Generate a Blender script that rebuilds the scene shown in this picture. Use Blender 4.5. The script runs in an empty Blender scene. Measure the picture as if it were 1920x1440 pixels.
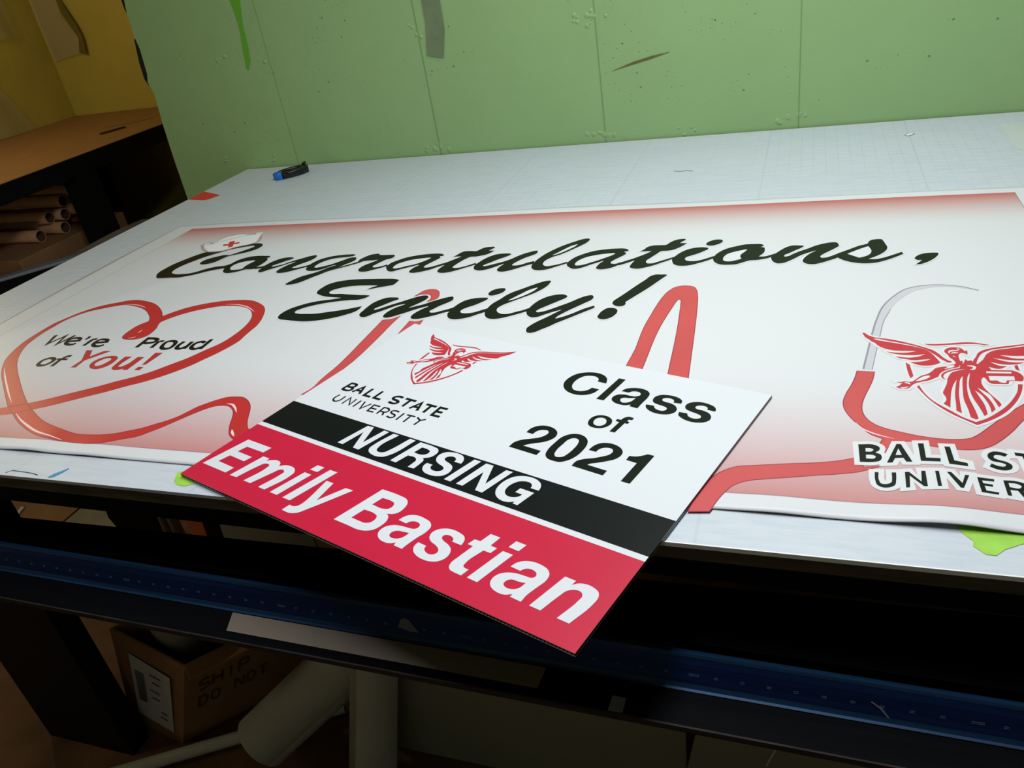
import bpy, bmesh, math, random
import numpy as np
from mathutils import Vector, Matrix
from mathutils.geometry import delaunay_2d_cdt

random.seed(7)
SC = bpy.context.scene
COL = SC.collection
TZ = 0.90                      # height of the work table's top

# ------------------------------------------------------------------ camera, light, exposure
cam_d = bpy.data.cameras.new('camera')
cam_d.sensor_fit = 'HORIZONTAL'; cam_d.sensor_width = 36.0
cam_d.lens = 1480.836 / 1920 * 36.0
cam_d.clip_start = 0.02
cam = bpy.data.objects.new('camera', cam_d); COL.objects.link(cam)
_r = Vector((0.93870415, 0.31036308, -0.15003094)); _u = Vector((-0.03195874, 0.51169754, 0.85857106)); _f = Vector((-0.34323922, 0.80114942, -0.49025141))
m = Matrix.Identity(4)
for i in range(3):
    m[i][0] = _r[i]; m[i][1] = _u[i]; m[i][2] = -_f[i]
m[2][3] = TZ + 0.5392
cam.matrix_world = m
SC.camera = cam

SC.view_settings.view_transform = 'Standard'
SC.view_settings.look = 'None'
SC.view_settings.gamma = 1.0
SC.view_settings.use_curve_mapping = False
SC.view_settings.exposure = 0.0

world = bpy.data.worlds.new('world'); SC.world = world; world.use_nodes = True
world.node_tree.nodes['Background'].inputs[0].default_value = (0.75, 0.9, 1.0, 1)
world.node_tree.nodes['Background'].inputs[1].default_value = 0.02

def area(name, loc, target, sx, sy, power, color, spread=180):
    d = bpy.data.lights.new(name, 'AREA'); d.shape = 'RECTANGLE'; d.size = sx; d.size_y = sy
    d.energy = power; d.color = color; d.spread = math.radians(spread)
    o = bpy.data.objects.new(name, d); COL.objects.link(o); o.location = loc
    o.rotation_euler = (Vector(target) - Vector(loc)).to_track_quat('-Z', 'Y').to_euler()
    return o
# fluorescent fixture over the right half of the table
area('fluorescent_tube_light', (-0.16, 1.04, 2.46), (-0.26, 1.08, 0), 1.65, 0.28, 36, (0.955, 0.965, 1.0))
# warm bulb over the side bench
bulb = bpy.data.lights.new('bench_bulb_light', 'POINT'); bulb.energy = 11; bulb.color = (1.0, 0.80, 0.50); bulb.shadow_soft_size = 0.06
bo = bpy.data.objects.new('bench_bulb_light', bulb); COL.objects.link(bo); bo.location = (-3.45, 2.15, 1.85)

area('bench_fill_light', (-2.45, 0.15, 1.0), (-3.1, 2.6, 0.75), 0.8, 0.7, 3.4, (1.0, 0.82, 0.58))  # added unseen warm fill, brightens the tubes under the side bench

# ------------------------------------------------------------------ materials
def nodes_of(name):
    mt = bpy.data.materials.new(name); mt.use_nodes = True
    nt = mt.node_tree; b = nt.nodes['Principled BSDF']
    return mt, nt, b
def srgb(r, g, b):
    f = lambda c: (c / 255 / 12.92) if c / 255 <= 0.04045 else ((c / 255 + 0.055) / 1.055) ** 2.4
    return (f(r), f(g), f(b), 1)
def mat(name, col, rough=0.5, metal=0.0, noise=0.0, scale=20, bump=0.0, bscale=60, spec=0.5, stretch=None, alpha=None):
    mt, nt, b = nodes_of(name)
    b.inputs['Roughness'].default_value = rough; b.inputs['Metallic'].default_value = metal
    b.inputs['Specular IOR Level'].default_value = spec
    N, L = nt.nodes, nt.links
    tc = N.new('ShaderNodeTexCoord'); src = tc.outputs['Object']
    if stretch:
        mp = N.new('ShaderNodeMapping'); mp.inputs['Scale'].default_value = stretch; L.new(src, mp.inputs['Vector']); src = mp.outputs['Vector']
    nz = N.new('ShaderNodeTexNoise'); nz.inputs['Scale'].default_value = scale; nz.inputs['Detail'].default_value = 5; L.new(src, nz.inputs['Vector'])
    rp = N.new('ShaderNodeValToRGB'); rp.color_ramp.elements[0].position = 0.3; rp.color_ramp.elements[1].position = 0.7
    lo = [max(0, c * (1 - noise)) for c in col[:3]] + [1]; hi = [min(1, c * (1 + noise)) for c in col[:3]] + [1]
    rp.color_ramp.elements[0].color = lo; rp.color_ramp.elements[1].color = hi
    L.new(nz.outputs['Fac'], rp.inputs['Fac']); L.new(rp.outputs['Color'], b.inputs['Base Color'])
    if bump:
        n2 = N.new('ShaderNodeTexNoise'); n2.inputs['Scale'].default_value = bscale; n2.inputs['Detail'].default_value = 6; L.new(src, n2.inputs['Vector'])
        bp = N.new('ShaderNodeBump'); bp.inputs['Strength'].default_value = bump; bp.inputs['Distance'].default_value = 0.01
        L.new(n2.outputs['Fac'], bp.inputs['Height']); L.new(bp.outputs['Normal'], b.inputs['Normal'])
    if alpha is not None: b.inputs['Alpha'].default_value = alpha
    return mt

def mathn(nt, op, a, b=None, clamp=False):
    n = nt.nodes.new('ShaderNodeMath'); n.operation = op; n.use_clamp = clamp
    for i, v in enumerate((a, b)):
        if v is None: continue
        if isinstance(v, (int, float)): n.inputs[i].default_value = v
        else: nt.links.new(v, n.inputs[i])
    return n.outputs[0]
def maprange(nt, v, a, b, c=0.0, d=1.0, smooth=True):
    n = nt.nodes.new('ShaderNodeMapRange'); n.interpolation_type = 'SMOOTHSTEP' if smooth else 'LINEAR'
    nt.links.new(v, n.inputs['Value'])
    for k, x in zip(('From Min', 'From Max', 'To Min', 'To Max'), (a, b, c, d)): n.inputs[k].default_value = x
    return n.outputs['Result']
def mix(nt, f, a, b):
    n = nt.nodes.new('ShaderNodeMix'); n.data_type = 'RGBA'
    for k, v in ((0, f), (6, a), (7, b)):
        if isinstance(v, (int, float, tuple)): n.inputs[k].default_value = v
        else: nt.links.new(v, n.inputs[k])
    return n.outputs[2]
def geo_xyz(nt):
    g = nt.nodes.new('ShaderNodeNewGeometry'); s = nt.nodes.new('ShaderNodeSeparateXYZ')
    nt.links.new(g.outputs['Position'], s.inputs[0]); return g.outputs['Position'], s.outputs

def wall_green():
    mt, nt, b = nodes_of('green_painted_block'); N, L = nt.nodes, nt.links
    pos, (x, y, z) = geo_xyz(nt)
    nz = N.new('ShaderNodeTexNoise'); nz.inputs['Scale'].default_value = 5; nz.inputs['Detail'].default_value = 6; L.new(pos, nz.inputs['Vector'])
    base = mix(nt, nz.outputs['Fac'], srgb(142, 178, 119), srgb(150, 186, 127))
    vo = N.new('ShaderNodeTexVoronoi'); vo.inputs['Scale'].default_value = 26; L.new(pos, vo.inputs['Vector'])
    n3 = N.new('ShaderNodeTexNoise'); n3.inputs['Scale'].default_value = 9; L.new(pos, n3.inputs['Vector'])
    pit = mathn(nt, 'MULTIPLY', maprange(nt, vo.outputs['Distance'], 0.05, 0.09, 1, 0), maprange(nt, n3.outputs['Fac'], 0.52, 0.60))
    v2 = N.new('ShaderNodeTexVoronoi'); v2.inputs['Scale'].default_value = 75; L.new(pos, v2.inputs['Vector'])
    pit2 = mathn(nt, 'MULTIPLY', maprange(nt, v2.outputs['Distance'], 0.07, 0.14, 1, 0), maprange(nt, n3.outputs['Fac'], 0.56, 0.66))
    pits = mathn(nt, 'MAXIMUM', pit, pit2)
    col = mix(nt, mathn(nt, 'MULTIPLY', pits, 0.55), base, srgb(52, 66, 40))
    L.new(col, b.inputs['Base Color']); b.inputs['Roughness'].default_value = 0.42; b.inputs['Specular IOR Level'].default_value = 0.35
    fine = N.new('ShaderNodeTexNoise'); fine.inputs['Scale'].default_value = 160; fine.inputs['Detail'].default_value = 4; L.new(pos, fine.inputs['Vector'])
    big = N.new('ShaderNodeTexNoise'); big.inputs['Scale'].default_value = 14; big.inputs['Detail'].default_value = 3; L.new(pos, big.inputs['Vector'])
    h = mathn(nt, 'SUBTRACT', mathn(nt, 'ADD', mathn(nt, 'MULTIPLY', fine.outputs['Fac'], 0.10), mathn(nt, 'MULTIPLY', big.outputs['Fac'], 0.35)), mathn(nt, 'MULTIPLY', pits, 0.5))
    bp = N.new('ShaderNodeBump'); bp.inputs['Strength'].default_value = 0.45; bp.inputs['Distance'].default_value = 0.008
    L.new(h, bp.inputs['Height']); L.new(bp.outputs['Normal'], b.inputs['Normal'])
    return mt

def mat_surface():
    # translucent white cutting mat with a one-inch grid
    mt, nt, b = nodes_of('cutting_mat_plastic'); N, L = nt.nodes, nt.links
    pos, (x, y, z) = geo_xyz(nt)
    def grid(v, pitch, w):
        f = mathn(nt, 'FRACT', mathn(nt, 'DIVIDE', mathn(nt, 'ADD', v, 10.0), pitch))
        d = mathn(nt, 'ABSOLUTE', mathn(nt, 'SUBTRACT', f, 0.5))
        return maprange(nt, d, 0.5 - w / pitch, 0.5 - w / pitch * 0.25)
    P = 0.0258
    ga = mathn(nt, 'MAXIMUM', grid(x, P, 0.0022), grid(y, P, 0.0022))
    gb = mathn(nt, 'MAXIMUM', grid(x, P * 12, 0.003), grid(y, P * 12, 0.003))
    n1 = N.new('ShaderNodeTexNoise'); n1.inputs['Scale'].default_value = 2.2; n1.inputs['Detail'].default_value = 4; L.new(pos, n1.inputs['Vector'])
    mp = N.new('ShaderNodeMapping'); mp.inputs['Scale'].default_value = (6, 46, 6); mp.inputs['Rotation'].default_value = (0, 0, 0.25); L.new(pos, mp.inputs['Vector'])
    n2 = N.new('ShaderNodeTexNoise'); n2.inputs['Scale'].default_value = 3.0; n2.inputs['Detail'].default_value = 7; L.new(mp.outputs[0], n2.inputs['Vector'])
    base = mix(nt, n1.outputs['Fac'], srgb(192, 201, 210), srgb(203, 212, 218))
    base = mix(nt, mathn(nt, 'MULTIPLY', maprange(nt, n2.outputs['Fac'], 0.4, 0.7), 0.30), base, srgb(172, 183, 196))
    fade = mathn(nt, 'ADD', maprange(nt, n1.outputs['Fac'], 0.35, 0.65), 0.25)
    fade = mathn(nt, 'MULTIPLY', fade, maprange(nt, y, 0.70, 1.0, 0.15, 1.0))
    col = mix(nt, mathn(nt, 'MULTIPLY', mathn(nt, 'MULTIPLY', ga, fade), 0.16, True), base, srgb(150, 166, 190))
    col = mix(nt, mathn(nt, 'MULTIPLY', gb, 0.14), col, srgb(140, 156, 180))
    # dark knife scuffs along the front edge
    sp = N.new('ShaderNodeTexVoronoi'); sp.inputs['Scale'].default_value = 60; L.new(mp.outputs[0], sp.inputs['Vector']); sp.inputs['Scale'].default_value = 9
    sc = mathn(nt, 'MULTIPLY', maprange(nt, sp.outputs['Distance'], 0.02, 0.06, 1, 0), maprange(nt, y, 0.60, 0.66, 0.7, 0.0))
    col = mix(nt, sc, col, srgb(60, 62, 60))
    L.new(col, b.inputs['Base Color']); b.inputs['Roughness'].default_value = 0.42; b.inputs['Specular IOR Level'].default_value = 0.45
    bp = N.new('ShaderNodeBump'); bp.inputs['Strength'].default_value = 0.12; bp.inputs['Distance'].default_value = 0.003
    L.new(n2.outputs['Fac'], bp.inputs['Height']); L.new(bp.outputs['Normal'], b.inputs['Normal'])
    return mt

def banner_vinyl():
    mt, nt, b = nodes_of('banner_vinyl'); N, L = nt.nodes, nt.links
    pos, (x, y, z) = geo_xyz(nt)
    white = srgb(212, 215, 218)
    top = maprange(nt, y, 1.45, 1.60, 0, 1, False); top = mathn(nt, 'POWER', top, 1.7)
    bot = maprange(nt, y, 0.93, 0.672, 0, 1, False); bot = mathn(nt, 'MULTIPLY', mathn(nt, 'POWER', bot, 1.7), 0.74)
    n1 = N.new('ShaderNodeTexNoise'); n1.inputs['Scale'].default_value = 2.5; L.new(pos, n1.inputs['Vector'])
    col = mix(nt, mathn(nt, 'MULTIPLY', mathn(nt, 'MAXIMUM', top, bot), 0.98), white, srgb(186, 68, 62))
    col = mix(nt, maprange(nt, y, 1.30, 1.56, 0, 0.10), col, srgb(190, 186, 170))
    inside = mathn(nt, 'MULTIPLY', mathn(nt, 'MULTIPLY', mathn(nt, 'GREATER_THAN', x, -1.503), mathn(nt, 'LESS_THAN', x, 0.351)),
                   mathn(nt, 'MULTIPLY', mathn(nt, 'GREATER_THAN', y, 0.6745), mathn(nt, 'LESS_THAN', y, 1.5985)))
    # thin dark cut line round the print
    bx = mathn(nt, 'MAXIMUM', mathn(nt, 'SUBTRACT', mathn(nt, 'ABSOLUTE', mathn(nt, 'ADD', x, 0.576)), 0.927), mathn(nt, 'SUBTRACT', mathn(nt, 'ABSOLUTE', mathn(nt, 'SUBTRACT', y, 1.1365)), 0.462))
    ln = maprange(nt, mathn(nt, 'ABSOLUTE', bx), 0.0003, 0.0013, 1, 0)
    col = mix(nt, inside, white, col)
    col = mix(nt, mathn(nt, 'MULTIPLY', ln, 0.6), col, srgb(110, 90, 110))
    L.new(col, b.inputs['Base Color']); b.inputs['Roughness'].default_value = 0.40; b.inputs['Specular IOR Level'].default_value = 0.3
    return mt

M = {}
M['wall'] = wall_green()
M['seam'] = mat('wall_joint_paint', srgb(120, 155, 100), 0.6)
M['yellow'] = mat('ochre_wall_paint', srgb(196, 180, 78), 0.6, noise=0.10, scale=3, bump=0.2, bscale=20)
M['floor'] = mat('worn_brown_floor', srgb(118, 84, 58), 0.75, noise=0.45, scale=6, bump=0.2, bscale=30)
M['ceiling'] = mat('ceiling_paint', srgb(200, 205, 195), 0.8)
M['mat'] = mat_surface()
M['edge'] = mat('table_edge_board', srgb(84, 76, 62), 0.7, noise=0.35, scale=14, stretch=(1, 8, 8))
M['edgewhite'] = mat('mat_cut_edge', srgb(235, 240, 238), 0.4)
M['black'] = mat('black_steel', srgb(15, 16, 19), 0.6, noise=0.3, scale=8, spec=0.15)
M['blackplastic'] = mat('black_plastic', srgb(14, 15, 18), 0.3)
M['darkrail'] = mat('black_extrusion', srgb(12, 13, 16), 0.6, noise=0.25, scale=5, stretch=(1, 30, 30), spec=0.03)
M['brownrail'] = mat('dusty_extrusion_face', srgb(34, 32, 28), 0.55, noise=0.3, scale=5, stretch=(1, 30, 30))
M['lipedge'] = mat('worn_steel_lip', srgb(50, 45, 42), 0.6, noise=0.5, scale=20, stretch=(1, 20, 20), spec=.2)
M['blue'] = mat('blue_anodised_aluminium', srgb(12, 40, 92), 0.36, metal=0.6, noise=0.25, scale=6, stretch=(1, 40, 40))
M['bluehighlight'] = mat('rail_highlight_blue', srgb(18, 56, 92), 0.5, metal=0.3, noise=0.3, scale=5, stretch=(1, 40, 40))  # lighter blue for the painted highlight on the rail ridges
M['tick'] = mat('scale_mark_print', srgb(84, 100, 130), 0.5)
M['banner'] = banner_vinyl()
M['ink'] = mat('black_print_ink', srgb(14, 18, 15), 0.38, spec=.22)
M['inksign'] = mat('black_sign_ink', srgb(13, 16, 16), 0.35, spec=.2)
M['bandblack'] = mat('black_sign_band', srgb(12, 14, 19), 0.35, spec=.22)
M['red'] = mat('ribbon_red_ink', srgb(190, 44, 46), 0.38, noise=0.05, scale=4)
M['tubered'] = mat('tubing_red_ink', srgb(196, 74, 78), 0.40, noise=0.05, scale=8)
M['redline'] = mat('dark_red_outline_ink', srgb(150, 40, 62), 0.40)
M['emblem'] = mat('crimson_emblem_ink', srgb(188, 42, 60), 0.38)
M['signred'] = mat('crimson_sign_print', srgb(196, 24, 62), 0.33, noise=0.02)
M['signwhite'] = mat('white_sign_plastic', srgb(216, 221, 226), 0.32)
M['letterwhite'] = mat('white_letter_print', srgb(216, 221, 226), 0.32)
M['flute'] = mat('sign_core_plastic', srgb(60, 40, 30), 0.5)
M['halo'] = mat('white_outline_print', srgb(216, 219, 222), 0.4)
M['glint'] = mat('pale_pink_highlight_print', srgb(246, 214, 220), 0.4)
M['greyink'] = mat('silver_grey_print', srgb(196, 196, 204), 0.4)
M['greyline'] = mat('grey_line_print', srgb(140, 142, 150), 0.4)
M['capwhite'] = mat('cap_white_print', srgb(236, 238, 240), 0.4)
M['capshade'] = mat('cap_shadow_print', srgb(178, 158, 156), 0.4)
M['crossred'] = mat('cross_red_print', srgb(206, 44, 60), 0.4)
M['lime'] = mat('lime_green_tape', srgb(150, 205, 70), 0.5, noise=0.12, scale=40)
M['walltape'] = mat('bright_green_tape', srgb(96, 168, 40), 0.5)
M['cleartape'] = mat('clear_tape', srgb(128, 150, 112), 0.25, alpha=0.7, noise=0.1, scale=30)
M['frosttape'] = mat('frosted_tape', srgb(220, 228, 226), 0.3, alpha=0.8)
M['redtape'] = mat('red_tape', srgb(214, 50, 48), 0.45)
M['bluetape'] = mat('blue_tape_sliver', srgb(30, 140, 185), 0.4)
M['toolblue'] = mat('tool_blue_plastic', srgb(20, 110, 205), 0.35)
M['wood'] = mat('orange_brown_bench_top', srgb(160, 116, 70), 0.55, noise=0.12, scale=5, stretch=(8, 1, 8))
M['kraft'] = mat('kraft_tube_card', srgb(186, 142, 100), 0.7, noise=0.10, scale=12)
M['kraftin'] = mat('tube_inside_card', srgb(70, 48, 34), 0.8)
M['pinktube'] = mat('reddish_tube_card', srgb(190, 110, 84), 0.7, noise=0.1)
M['carton'] = mat('carton_brown', srgb(150, 112, 74), 0.75, noise=0.12, scale=9)
M['label'] = mat('carton_label_paper', srgb(205, 208, 212), 0.5)
M['labelink'] = mat('carton_print', srgb(66, 52, 40), 0.6)
M['cartonink'] = mat('faded_carton_print', srgb(84, 58, 38), 0.7)
M['paper'] = mat('white_vinyl_roll', srgb(196, 200, 192), 0.45, noise=0.05)
M['foam'] = mat('pale_foam_board', srgb(150, 150, 136), 0.6, noise=0.06, scale=3)
M['greysheet'] = mat('grey_sheet_board', srgb(150, 146, 128), 0.6, noise=0.2, scale=6)
M['speckle'] = mat('speckled_blue_grey_foam', srgb(120, 134, 142), 0.7, noise=0.3, scale=90)
M['silver'] = mat('silver_board_edge', srgb(150, 162, 176), 0.4, metal=0.3)
M['film'] = mat('clear_plastic_film', srgb(200, 190, 160), 0.3, alpha=0.30, bump=0.9, bscale=7)
M['oliveshadow'] = mat('olive_shadow_paint', srgb(110, 100, 30), 0.6)  # dark olive for the painted shadow beside the film
M['stripgrey'] = mat('beige_masking_strip', srgb(120, 110, 98), 0.6, noise=0.05)
M['paperscrap'] = mat('grey_paper_scrap', srgb(120, 122, 130), 0.6)
M['orange'] = mat('orange_board', srgb(200, 104, 60), 0.6)
M['scratch'] = mat('scratched_brown_plaster', srgb(104, 94, 52), 0.8)
M['hole'] = mat('dark_gap', srgb(10, 16, 12), 0.9)

# ------------------------------------------------------------------ building helpers (world coordinates, re-based on the thing's root)
ROOT = {}
def thing(name, label, cat, loc, group=None):
    o = bpy.data.objects.new(name, None); COL.objects.link(o); o.location = loc; o.empty_display_size = 0.05
    o['label'] = label; o['category'] = cat
    if group: o['group'] = group
    return o
def world_loc(o):
    v = Vector((0, 0, 0))
    while o is not None: v = v + o.location; o = o.parent
    return v
def obj(name, bm, m_, parent=None, label=None, cat=None, group=None, kind=None, base=None, smooth=False):
    """bm in world coordinates; base = origin for a top-level mesh"""
    org = world_loc(parent) if parent else Vector(base or (0, 0, 0))
    bmesh.ops.translate(bm, verts=bm.verts, vec=-org)
    me = bpy.data.meshes.new(name); bm.to_mesh(me); bm.free()
    for mm in (m_ if isinstance(m_, (list, tuple)) else [m_]): me.materials.append(mm)
    if smooth:
        for p_ in me.polygons: p_.use_smooth = True
    o = bpy.data.objects.new(name, me); COL.objects.link(o)
    if parent: o.parent = parent
    else: o.location = org
    if label: o['label'] = label
    if cat: o['category'] = cat
    if group: o['group'] = group
    if kind: o['kind'] = kind
    return o
def BM(): return bmesh.new()
def box(bm, x0, x1, y0, y1, z0, z1, bev=0.0, mi=0):
    vs = [bm.verts.new(p_) for p_ in ((x0,y0,z0),(x1,y0,z0),(x1,y1,z0),(x0,y1,z0),(x0,y0,z1),(x1,y0,z1),(x1,y1,z1),(x0,y1,z1))]
    fs = [bm.faces.new([vs[i] for i in f]) for f in ((0,3,2,1),(4,5,6,7),(0,1,5,4),(1,2,6,5),(2,3,7,6),(3,0,4,7))]
    for f in fs: f.material_index = mi
    if bev:
        es = list({e for f in fs for e in f.edges})
        bmesh.ops.bevel(bm, geom=es, offset=bev, segments=2, affect='EDGES', profile=0.5)
    return vs
def hexa(bm, P8, mi=0):
    vs = [bm.verts.new(p_) for p_ in P8]
    for f in ((0,3,2,1),(4,5,6,7),(0,1,5,4),(1,2,6,5),(2,3,7,6),(3,0,4,7)): bm.faces.new([vs[i] for i in f]).material_index = mi
def slab(bm, poly, z0, z1, mi=0):
    a = [bm.verts.new((x, y, z0)) for x, y in poly]; b = [bm.verts.new((x, y, z1)) for x, y in poly]; n = len(poly)
    bm.faces.new(b).material_index = mi; bm.faces.new(a[::-1]).material_index = mi
    for i in range(n): bm.faces.new((a[i], a[(i+1) % n], b[(i+1) % n], b[i])).material_index = mi
def vslab(bm, poly, y0, y1, mi=0):
    """polygon in the xz plane, thickness along y"""
    a = [bm.verts.new((x, y0, z)) for x, z in poly]; b = [bm.verts.new((x, y1, z)) for x, z in poly]; n = len(poly)
    bm.faces.new(a).material_index = mi; bm.faces.new(b[::-1]).material_index = mi
    for i in range(n): bm.faces.new((a[i], b[i], b[(i+1) % n], a[(i+1) % n])).material_index = mi
def tube(bm, A, B, r0, r1=None, n=28, wall=0.0, mi=0, mi_in=0):
    """open tube with a wall, or a solid rod when wall == 0"""
    A, B = Vector(A), Vector(B); d = (B - A).normalized(); q = d.to_track_quat('Z', 'Y'); r1 = r1 if r1 is not None else r0
    def ring(c, r): return [bm.verts.new(c + q @ Vector((r * math.cos(2*math.pi*i/n), r * math.sin(2*math.pi*i/n), 0))) for i in range(n)]
    oa, ob = ring(A, r0), ring(B, r1)
    def band(a, b, k, flip=False):
        for i in range(n):
            v = (a[i], a[(i+1) % n], b[(i+1) % n], b[i]); f = bm.faces.new(v[::-1] if flip else v); f.material_index = k; f.smooth = True
    band(oa, ob, mi)
    if wall > 0:
        ia, ib = ring(A, r0 - wall), ring(B, r1 - wall)
        band(ia, ib, mi_in, True)
        for o_, i_ in ((oa, ia), (ob, ib)):
            for i in range(n): bm.faces.new((o_[i], i_[i], i_[(i+1) % n], o_[(i+1) % n])).material_index = mi
    else:
        bm.faces.new(oa[::-1]).material_index = mi; bm.faces.new(ob).material_index = mi

# ---- prints: outlines in plane units of 0.1 mm, '*' marks a sharp corner
def ring_pts(s):
    out = []
    for t in s.split():
        c = t.endswith('*'); x, y = t.rstrip('*').split(','); out.append((int(x) * 1e-4, int(y) * 1e-4, c))
    return out
def smooth(pts, closed=True):
    N = len(pts); out = []
    V = [np.array(p_[:2]) for p_ in pts]
    for i in (range(N) if closed else range(N - 1)):
        p1, p2 = V[i], V[(i+1) % N]; c1, c2 = pts[i][2], pts[(i+1) % N][2]
        p0 = V[i-1] if (closed or i > 0) else p1
        p3 = V[(i+2) % N] if (closed or i + 2 < N) else p2
        L = math.hypot(*(p2 - p1)); out.append(p1)
        if (c1 and c2) or L < 0.0015: continue
        def tan(a, b, c):
            d1 = math.hypot(*(b-a)) + 1e-9; d2 = math.hypot(*(c-b)) + 1e-9
            return ((c-b)/d2*d1 + (b-a)/d1*d2)/(d1+d2)
        t1 = tan(p0, p1, p2)*L if not c1 and (closed or i > 0) else (p2-p1)
        t2 = tan(p1, p2, p3)*L if not c2 and (closed or i + 2 < N) else (p2-p1)
        k = 6 if L > .02 else 5 if L > .008 else 3
        for j in range(1, k):
            t = j/k; out.append((2*t**3-3*t*t+1)*p1 + (t**3-2*t*t+t)*t1 + (-2*t**3+3*t*t)*p2 + (t**3-t*t)*t2)
    if not closed: out.append(V[-1])
    return out
def ccw(r):
    a = sum(r[i][0]*r[(i+1) % len(r)][1]-r[(i+1) % len(r)][0]*r[i][1] for i in range(len(r)))
    return list(r) if a > 0 else list(r)[::-1]
def offset(r, d, closed=True):
    """shift a polyline to its right by d (outward for an anticlockwise ring)"""
    P_ = [np.array(q, float) for q in r]
    Q = [P_[0]]
    for q in P_[1:]:
        if math.hypot(*(q - Q[-1])) > 1e-5: Q.append(q)
    n = len(Q); out = []
    for i in range(n):
        a = Q[i-1] if (closed or i) else None; c = Q[(i+1) % n] if (closed or i < n-1) else None
        ns = []
        for u, v in ((a, Q[i]), (Q[i], c)):
            if u is None or v is None: continue
            e = v - u; l_ = math.hypot(*e)
            if l_ > 1e-9: ns.append(np.array((e[1], -e[0])) / l_)
        m_ = sum(ns) / len(ns); l_ = math.hypot(*m_)
        m_ = m_ / l_ if l_ > 1e-3 else ns[0]
        k = 1 / max(.5, float(m_ @ ns[0])); out.append(Q[i] + m_*d*k)
    return out
def fill(bm, rings, zf, mi=0, winding=False, grid=0.0):
    verts, edges = [], []
    for r in rings:
        b = len(verts); verts += [Vector((float(a), float(c))) for a, c in r]
        edges += [(b+i, b+(i+1) % len(r)) for i in range(len(r))]
    if grid:
        xs = [v.x for v in verts]; ys = [v.y for v in verts]
        for gx in np.arange(min(xs), max(xs), grid):
            for gy in np.arange(min(ys), max(ys), grid): verts.append(Vector((float(gx), float(gy))))
    vo, eo, fo, *_ = delaunay_2d_cdt(verts, edges, [], 0, 1e-7)
    if not fo: return
    c = np.array([[(vo[f[0]].x+vo[f[1]].x+vo[f[2]].x)/3, (vo[f[0]].y+vo[f[1]].y+vo[f[2]].y)/3] for f in fo])
    ins = np.zeros(len(fo), int)
    for r in rings:
        R_ = np.array(r); x1, y1 = R_[:, 0], R_[:, 1]; x2, y2 = np.roll(x1, -1), np.roll(y1, -1)
        for a1, b1, a2, b2 in zip(x1, y1, x2, y2):
            if b1 == b2: continue
            k = ((b1 > c[:, 1]) != (b2 > c[:, 1])) & (c[:, 0] < (a2-a1)*(c[:, 1]-b1)/(b2-b1)+a1)
            ins[k] += (1 if b2 > b1 else -1)
    ins = (ins != 0) if winding else (ins % 2 != 0)
    used = {}
    for f, k in zip(fo, ins):
        if not k: continue
        vs = []
        for i in f:
            if i not in used: used[i] = bm.verts.new((vo[i].x, vo[i].y, zf(vo[i].x, vo[i].y)))
            vs.append(used[i])
        if len(set(vs)) == 3:
            a, b_, c_ = (v.co for v in vs)
            if (b_.x-a.x)*(c_.y-a.y)-(b_.y-a.y)*(c_.x-a.x) < 0: vs = vs[::-1]
            try: bm.faces.new(vs).material_index = mi
            except ValueError: pass
def ribbon(bm, pts, w, zf, closed=False, mi=0, taper=False, grid=0.0):
    h = w / 2
    if closed:
        r = ccw(pts); fill(bm, [offset(r, h), offset(r, -h)], zf, mi, False, grid); return
    P_ = [np.array(q, float) for q in pts]
    if taper:
        n = len(P_); R1, R2 = [], []
        for i in range(n):
            d = P_[min(i+1, n-1)] - P_[max(i-1, 0)]; d = d / math.hypot(*d); nn = np.array((d[1], -d[0])); k = h*math.sin(math.pi*(.06+.88*i/(n-1)))
            R1.append(P_[i]+nn*k); R2.append(P_[i]-nn*k)
        fill(bm, [R1 + R2[::-1]], zf, mi, True, grid); return
    fill(bm, [offset(P_, h, False) + offset(P_, -h, False)[::-1]], zf, mi, True, grid)
def print_group(name, key, layer, mt, parent, zf=None, halo=0.0, label=None, scale_w=1e-3, taper=False, line=0.0):
    """layer = stacking order of the ink film, 0.06 mm a step"""
    base = zf or (lambda x, y: 0.0); g_ = 0.009 if zf is hz else 0.0
    z0 = .00010 + .00006 * layer
    bm = BM()
    for hk, s in enumerate(PRINTS[key]):
        zk = z0 + .000006 * (hk % 8)
        z1 = lambda x, y: base(x, y) + zk
        if s[0] == 'S': ribbon(bm, smooth(ring_pts(s[1]), bool(s[3])), s[2]*scale_w, z1, bool(s[3]), 0, taper, g_)
        else:
            rings = [smooth(ring_pts(r)) for r in s]
            fill(bm, rings, z1, 0, False, g_)
            if halo: fill(bm, [offset(ccw(rings[0]), halo/2)], lambda x, y: base(x, y) + zk - .00006, 1, True, g_)
            if line:
                for r in rings: ribbon(bm, r, line, lambda x, y: base(x, y) + zk + .00005, True, 1, False, g_)
    return obj(name, bm, mt, parent, label=label)
hz = None
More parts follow.
